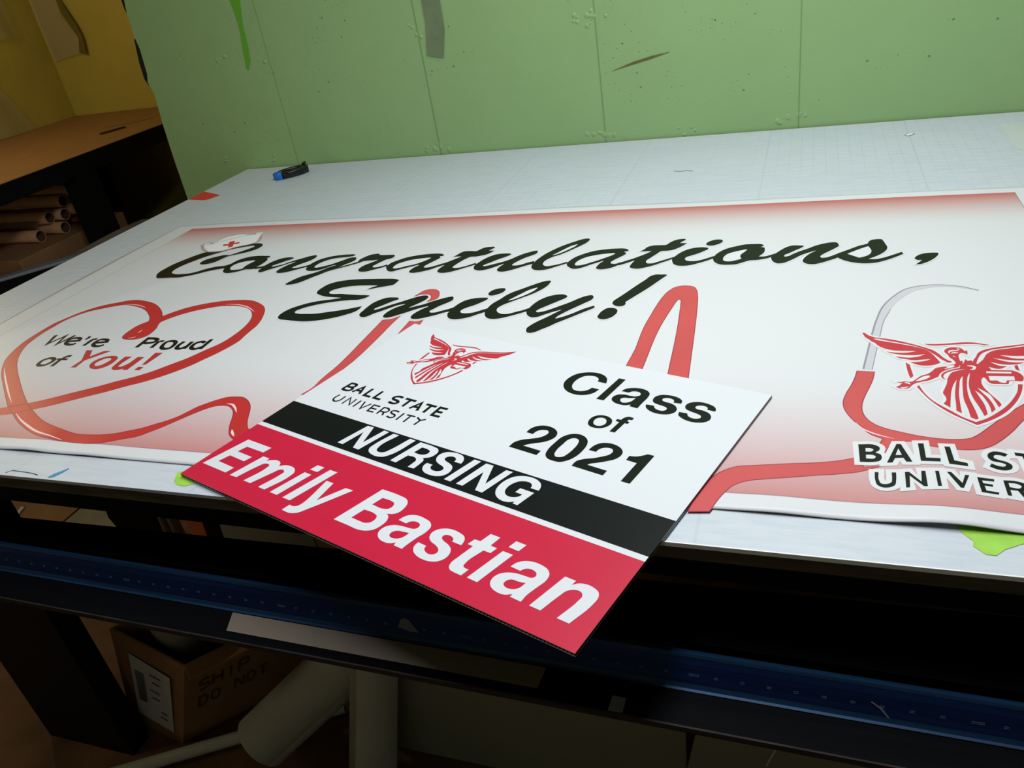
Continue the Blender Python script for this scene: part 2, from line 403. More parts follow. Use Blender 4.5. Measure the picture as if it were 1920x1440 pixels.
PRINTS = {
'greeting': [
  ('-13536,12843 -13651,13034 -13665,13300 -13613,13610 -13508,13863 -13384,14100 -13253,14256 -13061,14285 -12890,14315 -12720,14449 -12528,14582 -12330,14707 -12160,14736 -11990,14710 -11889,14630 -11841,14518 -11853,14346 -11945,14209 -12089,14098 -12224,14026 -12376,13928 -12440,13762 -12496,13589 -12613,13499 -12786,13481 -12867,13531 -12906,13611 -12899,13748 -12816,13863 -12697,13955 -12595,14021 -12459,14041* -12415,13994* -12300,14132 -12186,14287 -12095,14425 -12058,14534 -12109,14580 -12227,14559 -12449,14471 -12655,14361 -12809,14206 -12937,14071 -13072,13898 -13166,13724 -13265,13513 -13320,13323 -13312,13151 -13271,13056 -13143,12969 -12996,12926 -12868,12929 -12731,12942 -12579,13027 -12429,13187 -12249,13310 -12030,13382 -11936,13502* -11947,13221* -12126,13148 -12311,13035 -12475,12895 -12649,12793 -12814,12727 -13074,12729 -13294,12725 -13416,12737',),
  ('-11867,13052 -11937,13184 -11953,13352 -11946,13541 -11887,13711 -11759,13839 -11589,13907 -11339,13911 -11200,13891 -11159,13842 -11170,13793 -11211,13787* -11133,13706 -11097,13552 -11101,13403 -11128,13238* -11030,13197* -11201,13143 -11337,13139 -11433,13052 -11543,12985 -11697,12955 -11806,12995', '-11761,13176 -11827,13290 -11818,13439 -11735,13549 -11604,13618 -11418,13634 -11428,13570 -11466,13421 -11468,13273 -11450,13198 -11537,13147 -11664,13128 -11730,13145',),
  ('-11151,13247* -10997,13302* -10921,13394* -10910,13224* -11012,13171* -11099,13146*',),
  ('-10912,13012 -10957,13103 -10949,13230 -10956,13395 -10926,13505 -10876,13615 -10791,13724 -10684,13775 -10504,13764 -10465,13735 -10477,13668 -10558,13579 -10649,13454 -10734,13347 -10759,13294 -10715,13266 -10638,13306 -10523,13392 -10432,13516 -10328,13622 -10206,13728 -10107,13816 -9983,13865 -9945,13844 -9904,13747 -9913,13636 -9971,13509 -10063,13386 -10137,13263 -10168,13193 -10124,13162 -10062,13170 -9960,13219 -9868,13286 -9788,13372* -9709,13267* -9817,13201 -9930,13118 -10039,13027 -10152,12945 -10260,12907 -10363,12911 -10420,12956 -10447,13028 -10441,13134 -10398,13276 -10342,13401 -10282,13508 -10355,13475 -10441,13369 -10549,13247 -10651,13144 -10729,13058 -10785,12989 -10853,12963',),
  ('-9751,13067 -9801,13176 -9817,13337 -9787,13481 -9729,13606 -9624,13712 -9473,13796 -9282,13840 -9127,13856 -9008,13849 -8962,13809 -8979,13765 -9066,13715 -9214,13687 -9385,13642 -9524,13540 -9600,13416 -9631,13274 -9613,13184 -9561,13157 -9480,13185 -9385,13244 -9294,13311 -9207,13414 -9113,13535 -9018,13657 -8951,13682 -8892,13679 -8844,13628 -8816,13536 -8852,13412 -8930,13292 -8997,13155 -9038,13101* -8935,13215 -8773,13355 -8682,13450* -8633,13365* -8786,13232 -8950,13101 -9063,13019 -9164,12921 -9245,12788 -9347,12641 -9438,12478 -9527,12366 -9630,12304 -9755,12301 -9786,12324 -9769,12422 -9718,12570 -9640,12701 -9517,12816 -9393,12930 -9318,13048 -9243,13167 -9136,13274 -9218,13236 -9288,13134 -9368,13050 -9464,12996 -9584,12980 -9680,13005',),
  ('-8710,13458 -8718,13549 -8666,13691 -8593,13796 -8490,13845 -8403,13847 -8379,13783* -8259,13764 -8118,13766 -8000,13748 -7970,13703 -7979,13577 -8071,13511 -8135,13391 -8189,13254 -8213,13152 -8176,13109 -8101,13112 -7996,13176 -7925,13248* -7875,13163* -7997,13056 -8108,12977 -8219,12898 -8335,12886 -8416,12923 -8461,12993 -8477,13096 -8441,13232 -8362,13351 -8274,13498 -8367,13482 -8516,13465 -8594,13434 -8635,13348*',),
  ('-7841,13032 -7883,13102 -7888,13205 -7871,13325 -7791,13443 -7671,13577 -7503,13674 -7317,13734 -7105,13766 -6951,13756 -6863,13705 -6837,13661 -6855,13616 -6916,13620* -6863,13546 -6878,13478 -6938,13343 -6990,13227 -7026,13111 -7023,13061 -6980,13039 -6900,13055 -6811,13117 -6708,13213 -6666,13251* -6620,13141* -6724,13047 -6819,12936 -6929,12859 -7046,12799 -7153,12781 -7223,12807 -7253,12857 -7255,12939 -7235,13054 -7177,13186 -7259,13139 -7348,13076 -7437,13014 -7548,12935 -7621,12872 -7696,12876 -7783,12946', '-7696,13042 -7715,13128 -7697,13247 -7601,13362 -7465,13459 -7282,13519 -7072,13534 -7105,13456 -7194,13323 -7306,13209 -7448,13132 -7559,13053 -7649,13023',),
  ('-6607,13566* -6561,13633 -6529,13736 -6467,13838 -6327,13854 -6192,13845 -6141,13941 -6071,14026 -5965,14054 -5876,14047 -5855,14010 -5889,13923 -5927,13848* -5805,13846* -5832,13760 -5903,13643 -6008,13581 -6094,13545 -6193,13541 -6277,13426 -6340,13260 -6380,13113 -6390,13031 -6345,12989 -6276,12993 -6160,13052 -6056,13146 -5984,13215* -5920,13155* -6024,13062 -6149,12954 -6252,12862 -6360,12787 -6485,12751 -6579,12774 -6632,12830 -6652,12912 -6636,13043 -6608,13147* -6653,13116* -6681,13218* -6603,13308 -6512,13439 -6412,13568* -6507,13570',),
  ('-5935,12993 -5952,13091 -5923,13238 -5872,13402 -5785,13550 -5678,13646 -5547,13672 -5401,13652 -5376,13627 -5398,13560 -5476,13463 -5576,13352 -5668,13224 -5745,13130 -5772,13073 -5742,13048 -5671,13077 -5561,13153 -5429,13244 -5307,13370 -5235,13483 -5140,13612 -5033,13707 -4942,13770 -4887,13776 -4861,13713 -4859,13627 -4924,13531 -5025,13420 -5114,13276 -5175,13133 -5180,13069 -5121,13050 -5023,13077 -4919,13168 -4787,13258* -4769,13112* -4878,13038 -4982,12948 -5084,12858 -5192,12785 -5289,12758 -5365,12786 -5407,12841 -5418,12921 -5404,13016 -5367,13143 -5427,13081 -5525,12974 -5628,12883 -5745,12834 -5837,12860 -5897,12911',),
  ('-4760,12953 -4778,13033 -4772,13209 -4741,13370 -4687,13549 -4588,13762 -4476,13944 -4354,14092 -4226,14223 -4115,14321 -4027,14350 -3971,14327 -3960,14237 -3993,14099 -4076,13949 -4171,13801 -4265,13656 -4363,13529 -4469,13436 -4543,13326 -4585,13199 -4577,13102 -4533,13021 -4472,12986 -4376,13013 -4242,13085 -4138,13174* -4095,13109* -4199,13020 -4302,12931 -4405,12843 -4519,12796 -4623,12801 -4705,12857', '-4504,13514 -4436,13650 -4338,13830 -4234,13995 -4148,14048 -4162,13972 -4252,13807 -4346,13661 -4448,13551',),
  ('-4104,13046 -4114,13110 -4090,13235 -4019,13409 -3899,13549 -3748,13671 -3558,13741 -3360,13771 -3181,13765 -3095,13709 -3072,13658 -3101,13611 -3150,13607* -3088,13512 -3115,13434 -3189,13311 -3262,13189 -3292,13097 -3270,13050 -3205,13031 -3098,13102 -2994,13190 -2904,13263* -2887,13168* -2997,13082 -3100,12995 -3197,12879 -3303,12808 -3418,12784 -3487,12817 -3510,12863 -3506,12954 -3485,13077 -3440,13183 -3529,13110 -3633,13022 -3732,12920 -3837,12842 -3922,12831 -4015,12902', '-3944,13038 -3949,13133 -3904,13257 -3806,13380 -3649,13467 -3484,13522 -3296,13526 -3361,13417 -3462,13311 -3564,13206 -3668,13118 -3772,13029 -3887,12989 -3927,13000',),
  ('-2855,13587* -2792,13687 -2741,13815 -2652,13875 -2530,13883 -2420,13891 -2364,14003 -2282,14115 -2190,14165 -2104,14161 -2088,14133 -2126,14051 -2174,13962* -2039,13944* -2086,13849 -2165,13724 -2270,13618 -2350,13592 -2445,13582 -2529,13428 -2599,13276 -2650,13155 -2649,13078 -2616,13025 -2533,13020 -2427,13097 -2323,13182 -2166,13312* -2146,13249* -2248,13148 -2370,13033 -2492,12919 -2618,12836 -2738,12783 -2835,12802 -2901,12865 -2906,12925 -2893,13046 -2868,13167* -2991,13051 -3115,12950* -3162,13060* -3141,13074 -3034,13145 -2911,13263 -2799,13382 -2699,13503 -2639,13595* -2751,13593',),
  ('-2184,13068 -2205,13176 -2169,13327 -2088,13510 -1976,13646 -1831,13716 -1714,13717 -1632,13669 -1633,13622 -1693,13531 -1795,13413 -1900,13326 -1972,13254 -1981,13193 -1954,13122 -1893,13088 -1789,13083 -1672,13145 -1567,13230 -1495,13295* -1494,13180* -1597,13081 -1721,12984 -1846,12902 -1978,12873 -2084,12899 -2153,12977',),
  ('-1695,13868 -1670,13965 -1607,14042 -1517,14085 -1432,14061 -1409,14009 -1429,13912 -1492,13836 -1580,13784 -1652,13800',),
  ('-1500,13180 -1492,13271 -1431,13451 -1331,13600 -1202,13702 -1158,13724 -1027,13794 -869,13810 -732,13793 -690,13742 -693,13695 -736,13658* -679,13632 -660,13537 -667,13400 -705,13297 -745,13225* -657,13220 -573,13268 -479,13343* -506,13204* -589,13142 -694,13089 -779,13065 -875,13056 -989,12974 -1092,12899 -1200,12884 -1310,12889 -1415,12953 -1485,13090', '-1328,13140 -1321,13245 -1265,13378 -1181,13450 -1074,13514 -959,13558 -991,13452 -1043,13334 -1045,13213 -1024,13152 -1107,13083 -1191,13038 -1269,13042 -1311,13074',),
  ('-537,13124 -538,13212 -469,13357 -388,13503 -294,13634 -209,13690 -100,13682 -24,13661 -45,13601 -150,13471 -253,13343 -331,13244 -324,13193 -271,13211 -189,13309 -85,13421 42,13533 169,13661 297,13744 425,13790 483,13785 538,13618* 484,13532 378,13390 284,13264 237,13165 252,13112 324,13116 427,13197 542,13320* 580,13216* 497,13092 374,12986 252,12894 130,12836 28,12864 -35,12966 -26,13065 24,13207 86,13321 169,13428 65,13352 -60,13242 -163,13102 -254,12992 -346,12911 -430,12902 -496,12977',),
  ('417,13183* 521,13292 678,13443 837,13596 985,13705 999,13780 1054,13853 1117,13878 1204,13865 1221,13808 1247,13654 1267,13534 1253,13403 1204,13290 1118,13168 1014,13061 958,13014* 1051,13003 1170,13052 1293,13142 1464,13287* 1486,13201* 1356,13069 1202,12939 1052,12852 906,12832 760,12867 634,12943 546,13032 497,13106* 415,13026* 499,13192*', '652,13255* 757,13364 884,13488 984,13570* 1020,13375 1004,13260 950,13164 888,13111 822,13078* 740,13163',),
  ('542,13314* 540,13233* 160,12857* 252,13049* 417,13183*',),
  ('1627,12997 1653,13078 1729,13171 1828,13215 1923,13223 1979,13211 1980,13163 1944,13061 1865,12929 1760,12814 1691,12764 1615,12750* 1669,12832 1724,12924* 1668,12927',),
  ('-8778,11876 -8814,11968 -8807,12123 -8762,12280 -8635,12404 -8449,12479 -8170,12518 -7876,12524 -7580,12521 -7400,12508 -7272,12450* -7272,12332 -7291,12225 -7405,12166 -7548,12109 -7661,12051 -7757,12014* -7714,12098 -7609,12202* -7859,12209 -8073,12199 -8272,12157 -8430,12068 -8506,11993 -8519,11917 -8472,11855 -8385,11832 -8240,11836 -8004,11802 -7774,11775 -7628,11767 -7551,11742 -7574,11664 -7669,11578 -7867,11551 -8121,11496 -8360,11412 -8547,11312 -8702,11185 -8762,11073 -8734,11017 -8633,10981 -8458,10976 -8240,10991 -8076,11046 -7898,11101 -7727,11170 -7585,11239 -7477,11294* -7466,11169 -7503,11061 -7608,10952 -7753,10845 -7912,10764 -8120,10696 -8339,10667 -8565,10692 -8757,10724 -8906,10756 -8982,10823 -9013,10919 -9001,11058 -8950,11185 -8840,11314 -8705,11428 -8501,11529 -8252,11599 -8111,11656* -8299,11682 -8497,11720 -8675,11798',),
  ('-7336,10927 -7358,10980 -7355,11115 -7346,11279 -7315,11432 -7242,11559 -7146,11644 -7018,11662 -6885,11626 -6871,11583 -6939,11500 -7020,11388 -7100,11278 -7160,11183 -7153,11142 -7096,11164 -7006,11251 -6898,11360 -6784,11456 -6655,11581 -6518,11692 -6430,11734 -6352,11724 -6313,11675 -6307,11577 -6357,11453 -6433,11330 -6504,11214* -6388,11289 -6268,11370 -6159,11479 -6044,11574 -5922,11656 -5849,11683 -5784,11571 -5780,11544 -5846,11408 -5929,11301 -5999,11168 -6035,11089 -6008,11042 -5918,11037 -5820,11102 -5721,11168 -5648,11233* -5646,11076* -5749,11024 -5842,10947 -5939,10883 -6048,10818 -6157,10779 -6238,10791 -6283,10829 -6303,10906 -6287,11010 -6224,11155 -6141,11288 -6234,11235 -6367,11128 -6473,11023 -6565,10944 -6657,10865 -6742,10826 -6807,10838 -6842,10877 -6852,10942 -6832,11088 -6758,11236 -6637,11372 -6751,11332 -6858,11223 -6978,11088 -7083,10981 -7142,10888 -7198,10843 -7274,10861',),
  ('-5638,10935 -5663,11012 -5651,11089* -5685,11141* -5648,11233 -5606,11379 -5532,11514 -5412,11594 -5247,11625 -5133,11604 -5131,11564 -5185,11456 -5284,11324 -5393,11219 -5449,11141 -5454,11077 -5416,11025 -5311,11008 -5201,11039 -5089,11128 -4985,11211* -4981,11064* -5100,10963 -5206,10862 -5326,10799 -5437,10773 -5532,10797 -5600,10859',),
  ('-5193,11770 -5197,11868 -5143,11966 -5046,12015 -4954,12004 -4933,11961 -4946,11835 -5018,11753 -5101,11705 -5162,11720',),
  ('-4977,10988 -4999,11064 -5003,11193 -4986,11349 -4886,11588 -4849,11696 -4771,11832 -4643,11969 -4505,12121 -4361,12260 -4255,12321 -4197,12313 -4187,12212 -4207,12071 -4280,11906 -4389,11743 -4524,11597 -4658,11452 -4786,11295 -4822,11192 -4778,11065 -4681,10990 -4563,10990 -4448,11065 -4332,11141 -4270,11204* -4265,11078* -4377,10991 -4499,10904 -4625,10829 -4752,10791 -4871,10827 -4944,10913', '-4724,11506 -4659,11639 -4565,11801 -4465,11951 -4358,12024 -4374,11935 -4458,11772 -4561,11638 -4672,11532',),
  ('-4259,11041 -4279,11141 -4262,11217 -4223,11396 -4152,11553 -4045,11671 -3909,11735 -3816,11739 -3720,11639 -3732,11600 -3809,11496 -3912,11368 -4014,11241 -4080,11153 -4104,11078 -4074,11053 -3989,11078 -3878,11165 -3753,11291 -3627,11417 -3506,11571 -3394,11674 -3309,11699 -3265,11633 -3269,11530 -3351,11403 -3452,11264 -3551,11128 -3630,11005 -3690,10896 -3707,10817* -3617,10873 -3483,10994 -3338,11165 -3176,11301* -3151,11214* -3281,11067 -3409,10922 -3536,10778 -3662,10636 -3724,10548 -3824,10438 -3905,10346 -3961,10316 -4027,10332 -4062,10400 -4076,10491 -4044,10585 -3972,10715 -3861,10871 -3768,11017 -3685,11145* -3804,11066 -3931,10955 -4040,10865 -4105,10857 -4192,10918',),
  ('-2898,11387 -2898,11462 -2838,11602 -2761,11769 -2638,12059 -2524,12302 -2442,12481 -2380,12521 -2289,12518 -2197,12506 -2182,12486* -2258,12321 -2411,11973 -2550,11700 -2693,11423* -2675,11360 -2690,11298 -2747,11262 -2842,11299',),
  ('-3029,10877 -3030,10971 -2989,11128 -2931,11208 -2844,11208 -2773,11152 -2750,11068 -2768,10949 -2830,10843 -2905,10796 -2984,10818',),
],
'heart': [
  ('-11706,10877* -11867,11054 -12106,11256 -12405,11445 -12708,11553 -13041,11608 -13235,11558 -13344,11494 -13588,11367 -13789,11198 -13948,10988 -14063,10741 -14149,10519 -14168,10264 -14164,10015 -14137,9773 -14069,9521 -13977,9295 -13847,9059 -13693,8865 -13483,8648 -13247,8440 -12952,8213 -12599,7942 -12076,7548* -11770,7667* -12205,7969 -12638,8293 -12935,8520 -13156,8697 -13373,8881 -13590,9104 -13770,9337 -13920,9598 -13989,9833 -14034,10094 -14033,10363 -14012,10621 -13925,10844 -13767,11051 -13547,11197 -13306,11323 -13165,11378 -12905,11351 -12653,11279 -12383,11155 -12134,10973 -11930,10778 -11836,10644* -11889,10567 -11947,10434 -11955,10248 -11937,10085 -11887,9978 -11808,9920 -11700,9895 -11555,9899 -11436,9954 -11367,10044 -11365,10187 -11414,10368 -11508,10553 -11524,10636*',),
  ('-12076,7548* -11770,7667* -11513,7513* -11368,7433 -11161,7321 -10905,7205 -10618,7108 -10362,7035 -10122,6975 -9920,6947 -9751,6952 -9516,6974 -9313,7028 -9151,7108 -8982,7198 -8836,7316 -8689,7435 -8581,7564 -8518,7691 -8454,7819 -8349,7940 -8233,8049 -8122,8121 -7990,8143 -7857,8140 -7730,8074 -7599,7959 -7514,7844 -7417,7662 -7317,7486 -7220,7360* -6918,7170* -7081,6985* -7319,7121* -7403,7188 -7484,7291 -7575,7441 -7650,7596 -7732,7731 -7820,7820 -7932,7885 -8053,7895 -8184,7853 -8291,7758 -8414,7602 -8526,7438 -8637,7276 -8755,7127 -8880,6991 -9041,6914 -9212,6830 -9390,6755 -9539,6735 -9797,6738 -10067,6749 -10350,6785 -10589,6824 -10870,6916 -11179,7045 -11477,7193 -11755,7362*',),
  ('-12253,7440* -12177,7478 -12044,7537 -11752,7668 -11533,7793 -11303,7948 -11072,8103 -10839,8259 -10617,8431 -10380,8589 -10167,8778 -9987,9012 -9803,9250 -9652,9540 -9497,9838 -9445,10159 -9455,10472 -9544,10796 -9657,10982 -9800,11134 -9984,11250 -10171,11310 -10396,11331 -10636,11312 -10853,11233 -11084,11114 -11282,10957 -11446,10762 -11518,10628* -11690,10857* -11558,11054 -11397,11234 -11180,11375 -10979,11467 -10759,11535 -10530,11574 -10285,11587 -10047,11549 -9797,11426 -9588,11268 -9480,11134 -9379,10945 -9274,10689 -9224,10475 -9219,10301 -9209,10096 -9192,9913 -9230,9732 -9319,9473 -9429,9251 -9536,9034 -9665,8849 -9856,8634 -10068,8450 -10302,8294 -10521,8126 -10752,7973 -10980,7821 -11207,7669 -11505,7505 -11697,7406 -11763,7369 -11980,7309 -12056,7271*',),
],
'glint': [
  ('S', '-13529,8743 -13242,8503 -12841,8190 -12412,7869 -12130,7667', 3.2, 0),
  ('S', '-11706,7379 -11433,7222 -11118,7075 -10765,6937 -10421,6852 -10092,6774', 4, 0),
  ('S', '-10567,11392 -10328,11382 -10046,11309 -9840,11192 -9671,11065', 3, 0),
  ('S', '-13133,11394 -12895,11393 -12662,11341 -12442,11249', 3, 0),
  ('S', '-11672,10283 -11675,10152', 3, 0),
  ('S', '-11726,9947 -11652,9959 -11585,10004', 3, 0),
  ('S', '-8005,7941 -7905,7936 -7809,7870 -7677,7735', 4, 0),
  ('S', '-7446,7306 -7387,7234 -7300,7151', 4, 0),
  ('S', '599,8202 663,8085 761,8004 859,7954 976,7911', 2.2, 0),
],
'tube': [
  ('-2237,9851* -2232,10610 -2207,10905 -2173,11260 -2130,11580 -2055,11860 -1968,12002 -1877,12044 -1769,12042 -1678,11995 -1628,11889 -1578,11647 -1539,11281 -1503,10819 -1489,10621 -1393,9100* -1361,8442* -1656,8521* -1673,9168* -1743,10617 -1776,11046 -1803,11354 -1829,11501 -1858,11526 -1879,11453 -1917,11211 -1956,10930 -1992,10614 -2039,9293* -2052,8623* -2295,8606* -2279,9310*',),
  ('-6907,8283* -6828,8498 -6827,8694 -6779,9146 -6769,9521 -6774,9942 -6776,10357 -6781,10748* -6642,10780 -6508,10905* -6524,10751 -6538,10113 -6577,9346 -6631,8926 -6510,8311*',),
  ('-6613,11694* -6562,11851 -6506,11966 -6416,12008 -6301,11991 -6215,11917 -6153,11800 -6113,11658 -6115,11603* -6177,11520 -6258,11466* -6240,11604 -6264,11689 -6321,11760 -6415,11791 -6503,11778',),
  ('-6240,10250* -6247,10715* -6117,10692 -6014,10755* -5994,10557* -6038,10410* -6140,10312*',),
  ('-1045,6387* -983,6721 -901,6926 -784,7102 -630,7216 -438,7258 -89,7329 229,7387 415,7441 569,7507* 652,7353* 843,7403* 707,7322 597,7263 410,7204 165,7147 -82,7080 -347,7015 -501,6970 -636,6875 -721,6728 -835,6416*',),
  ('658,9382* 858,9368* 832,9194 777,8976 724,8787 683,8583 682,8430 723,8285 791,8188 889,8116 1065,8043 1257,7983 1448,7954 1591,7959 1718,7990 1803,8065 1919,8210 2085,8423 2300,8676 2442,8823* 2461,8616* 2289,8401 2134,8153 2015,7991 1904,7870 1803,7804 1688,7774 1521,7775 1299,7817 1150,7877 1072,7869 973,7859* 916,7749 868,7605* 830,7797 866,7897* 759,7964 644,8134 545,8312 486,8501 480,8634 516,8819 590,9059 636,9256',),
],
'metal': [
  ('732,9426* 818,9984 881,10390 959,10820 1076,11277 1237,11605 1420,11851 1641,11953 1900,11978 2144,11909 2339,11775* 2202,11833 1985,11913 1752,11893 1506,11755 1324,11513 1160,11160 1045,10766 976,10340 911,9939 834,9413*',),
],
'metaledge': [
  ('S', '733,9435 818,9984 881,10390 959,10820 1076,11277 1237,11605 1420,11851 1642,11960 1900,11978 2144,11909 2339,11775', 2.6, 0),
  ('S', '834,9422 911,9939 976,10340 1045,10766 1160,11160', 1.2, 0),
],
'cap': [
  ('-13645,14687* -13482,14762 -13297,14966 -13046,15167 -12760,15321 -12444,15405* -12212,14813* -12320,14693 -12598,14545 -12825,14331 -13225,14296*',),
  ('-13471,14826* -13435,15044 -13355,15262 -13185,15360 -12949,15393 -12690,15306* -13005,15110 -13262,14919 -13475,14752*',),
  ('-12656,15457* -12500,15488* -12408,15425* -12411,15357* -12566,15340*',),
  ('-13702,14801* -13613,14868* -13500,14785* -13634,14686*',),
],
'capshade': [
  ('S', '-13755,14739 -13303,14322 -13174,14280 -12819,14322 -12588,14532 -12203,14799 -12411,15371', 7, 0),
  ('S', '-13741,14760 -13635,14883 -13482,14840 -13453,15068 -13373,15286 -13203,15384 -12966,15417 -12713,15340 -12650,15447 -12489,15500', 5, 0),
],
'capline': [
  ('S', '-13634,14686 -13489,14771 -13297,14966 -13046,15167 -12760,15321 -12447,15410', 2.4, 0),
],
'cross': [
  ('-13097,14723* -12964,14756* -13041,14901* -12925,14957* -12845,14820* -12713,14862* -12657,14762* -12789,14717* -12709,14566* -12803,14509* -12888,14651* -13020,14606*',),
],
'proud': [
  ('S', '-13600,10024* -13452,9654* -13323,10014* -13213,9654* -13101,10023*', 8, 0),
  ('S', '-13030,9776* -12807,9821* -12844,9892 -12956,9926 -13045,9902 -13077,9821 -13042,9732 -12925,9661 -12809,9668 -12779,9715', 8, 0),
  ('S', '-12709,9994 -12673,9922 -12697,9868', 6, 0),
  ('S', '-12508,9901* -12502,9626*', 8, 0),
  ('S', '-12523,9758 -12502,9873 -12423,9893', 7, 0),
  ('S', '-12311,9744* -12094,9789* -12135,9854 -12225,9880 -12321,9867 -12354,9788 -12319,9684 -12211,9618 -12096,9632 -12051,9675', 8, 0),
  ('S', '-11215,9600* -11245,9952* -11068,9939 -10982,9886 -10998,9810 -11090,9773 -11236,9776', 8.5, 0),
  ('S', '-10907,9847* -10874,9595*', 8, 0),
  ('S', '-10896,9739 -10881,9841 -10798,9850', 7, 0),
  ('S', '-10680,9651 -10573,9572 -10471,9592 -10462,9725 -10519,9831 -10618,9866 -10709,9829 -10706,9718', 8, 1),
  ('S', '-10337,9853 -10344,9679 -10298,9598 -10214,9591 -10159,9669', 8, 0),
  ('S', '-10158,9852* -10133,9588*', 8, 0),
  ('S', '-9805,9953* -9787,9590*', 8, 0),
  ('S', '-9855,9827 -9956,9858 -10033,9805 -10038,9689 -9985,9609 -9899,9586 -9815,9664', 8, 0),
  ('S', '-12873,8911 -12796,8866 -12699,8887 -12651,8964 -12669,9084 -12740,9130 -12845,9126 -12906,9060 -12899,8962', 8, 1),
  ('S', '-12491,8852 -12510,9160 -12483,9218 -12407,9228', 8, 0),
  ('S', '-12623,9112* -12373,9110*', 6, 0),
],
'you': [
  ('-12254,9452* -12126,9457* -11965,9223* -11825,9437* -11679,9449* -11953,9093* -11916,8846* -12015,8841* -12014,9090*',),
  ('-11640,8900 -11528,8828 -11379,8820 -11271,8918 -11252,9092 -11298,9218 -11396,9269 -11549,9256 -11679,9153 -11704,9008', '-11586,8950 -11503,8907 -11429,8936 -11385,9039 -11378,9150 -11431,9196 -11530,9192 -11595,9109 -11615,9012',),
  ('-11160,9256* -11024,9262* -11030,8961 -11018,8915 -10943,8910 -10892,8984 -10875,9252* -10740,9258* -10726,8823* -10820,8818* -10832,8863* -10914,8813 -11032,8813 -11100,8865 -11126,8957',),
  ('-10620,9417* -10471,9423* -10491,9018* -10553,9000*',),
  ('-10562,8923* -10464,8921* -10463,8822* -10568,8831*',),
],
'ballstate': [
  ('611,7763* 779,7766 820,7730 813,7666 777,7625 819,7601 834,7546 806,7474 750,7450 615,7437*', '682,7699* 738,7698 759,7676 735,7639 679,7633*', '680,7575* 744,7577 774,7555 759,7515 679,7506*',),
  ('876,7449* 992,7807* 1035,7811* 1122,7494* 1064,7488* 1040,7557* 961,7544* 931,7459*', '1004,7726* 1030,7608* 969,7599*',),
  ('1203,7840* 1258,7846* 1257,7585* 1392,7591* 1389,7528* 1203,7519*',),
  ('1452,7807* 1505,7808* 1517,7564* 1632,7529* 1633,7473* 1463,7497*',),
  ('2024,7726* 1990,7678* 1946,7700 1900,7695 1887,7649 1922,7620 1994,7585 2030,7535 2014,7469 1959,7438 1894,7445 1824,7490* 1849,7547* 1905,7510 1959,7506 1976,7540 1947,7564 1862,7592 1832,7654 1848,7723 1899,7762 1967,7758',),
  ('2086,7764* 2276,7740* 2267,7680* 2196,7692* 2215,7420* 2168,7425* 2147,7700* 2088,7709*',),
  ('749,7269* 786,7273* 783,7133 801,7077 847,7074 893,7105 905,7169 909,7281* 952,7286* 943,7153 921,7056 866,7015 808,7012 764,7047 747,7129',),
  ('1034,7302* 1073,7311* 1174,7150* 1189,7342* 1227,7346* 1223,7074* 1189,7069* 1074,7243* 1060,7037* 1024,7028*',),
  ('1317,7357* 1352,7361* 1351,7096* 1315,7091*',),
  ('1423,7354* 1463,7352* 1541,7174* 1582,7320* 1619,7318* 1541,7087* 1514,7090*',),
  ('1684,7295* 1830,7277* 1826,7236* 1721,7243* 1725,7197* 1805,7186* 1802,7146* 1730,7157* 1734,7078* 1839,7061* 1832,7022* 1689,7042*',),
  ('1907,7270* 2017,7269 2086,7235 2095,7173 2052,7108* 2084,6996* 2039,7006* 2006,7112* 1943,7118* 1943,7020* 1907,7027*', '1946,7230* 2020,7223 2050,7187 2029,7154 1946,7164*',),
],
'nursing': [
  ('-5610,7110* -5373,7518* -5267,7488* -5253,7143* -5085,7431* -4999,7404* -5236,6987* -5334,7023* -5361,7370* -5517,7079*',),
  ('-4919,7373* -4825,7344* -4984,7067 -4983,7009 -4946,6972 -4893,6961 -4844,6977 -4814,7012 -4638,7287* -4546,7251* -4759,6918 -4815,6880 -4905,6874 -5010,6912 -5078,6970 -5100,7040 -5079,7101',),
  ('-4465,7225* -4247,7150 -4174,7108 -4147,7054 -4160,6990 -4200,6937 -4290,6906* -4264,6868 -4279,6791 -4318,6690* -4410,6715* -4373,6801 -4359,6850 -4392,6902 -4509,6938* -4605,6782* -4697,6815*', '-4395,7121* -4302,7087 -4261,7056 -4261,7014 -4291,6980 -4352,6973 -4458,7007*',),
  ('-3762,6849* -3861,6878* -3856,6919 -3873,6952 -3913,6975 -3966,6973 -4002,6944 -4001,6910 -3971,6880 -3900,6834 -3850,6786 -3832,6722 -3855,6641 -3905,6596 -3976,6581 -4069,6596 -4157,6638 -4206,6698 -4216,6771 -4196,6816* -4109,6790* -4118,6749 -4095,6705 -4034,6675 -3982,6676 -3945,6702 -3944,6742 -3970,6772 -4042,6818 -4093,6866 -4117,6932 -4103,7003 -4051,7050 -3966,7062 -3869,7042 -3789,6995 -3758,6937 -3754,6883',),
  ('-3624,6949* -3528,6918* -3761,6505* -3856,6536*',),
  ('-3677,6475* -3452,6888* -3348,6856* -3328,6512* -3167,6790* -3076,6764* -3311,6355* -3407,6388* -3426,6724* -3586,6446*',),
  ('-2677,6469* -2781,6503* -2778,6546 -2808,6591 -2878,6613 -2947,6604 -3011,6554 -3051,6482 -3056,6415 -3029,6359 -2984,6329 -2919,6323 -2864,6345 -2840,6379* -2933,6412* -2897,6485* -2714,6423* -2839,6196* -2900,6218* -2889,6254* -2937,6236 -3008,6239 -3083,6275 -3141,6338 -3167,6425 -3153,6524 -3104,6616 -3029,6682 -2939,6705 -2831,6693 -2739,6648 -2683,6582 -2670,6523',),
],
'name': [
  ('-7286,6472* -6963,7040* -6491,6892* -6549,6784* -6873,6881* -6943,6768* -6648,6670* -6705,6572* -6995,6672* -7084,6538* -6757,6426* -6810,6320*',),
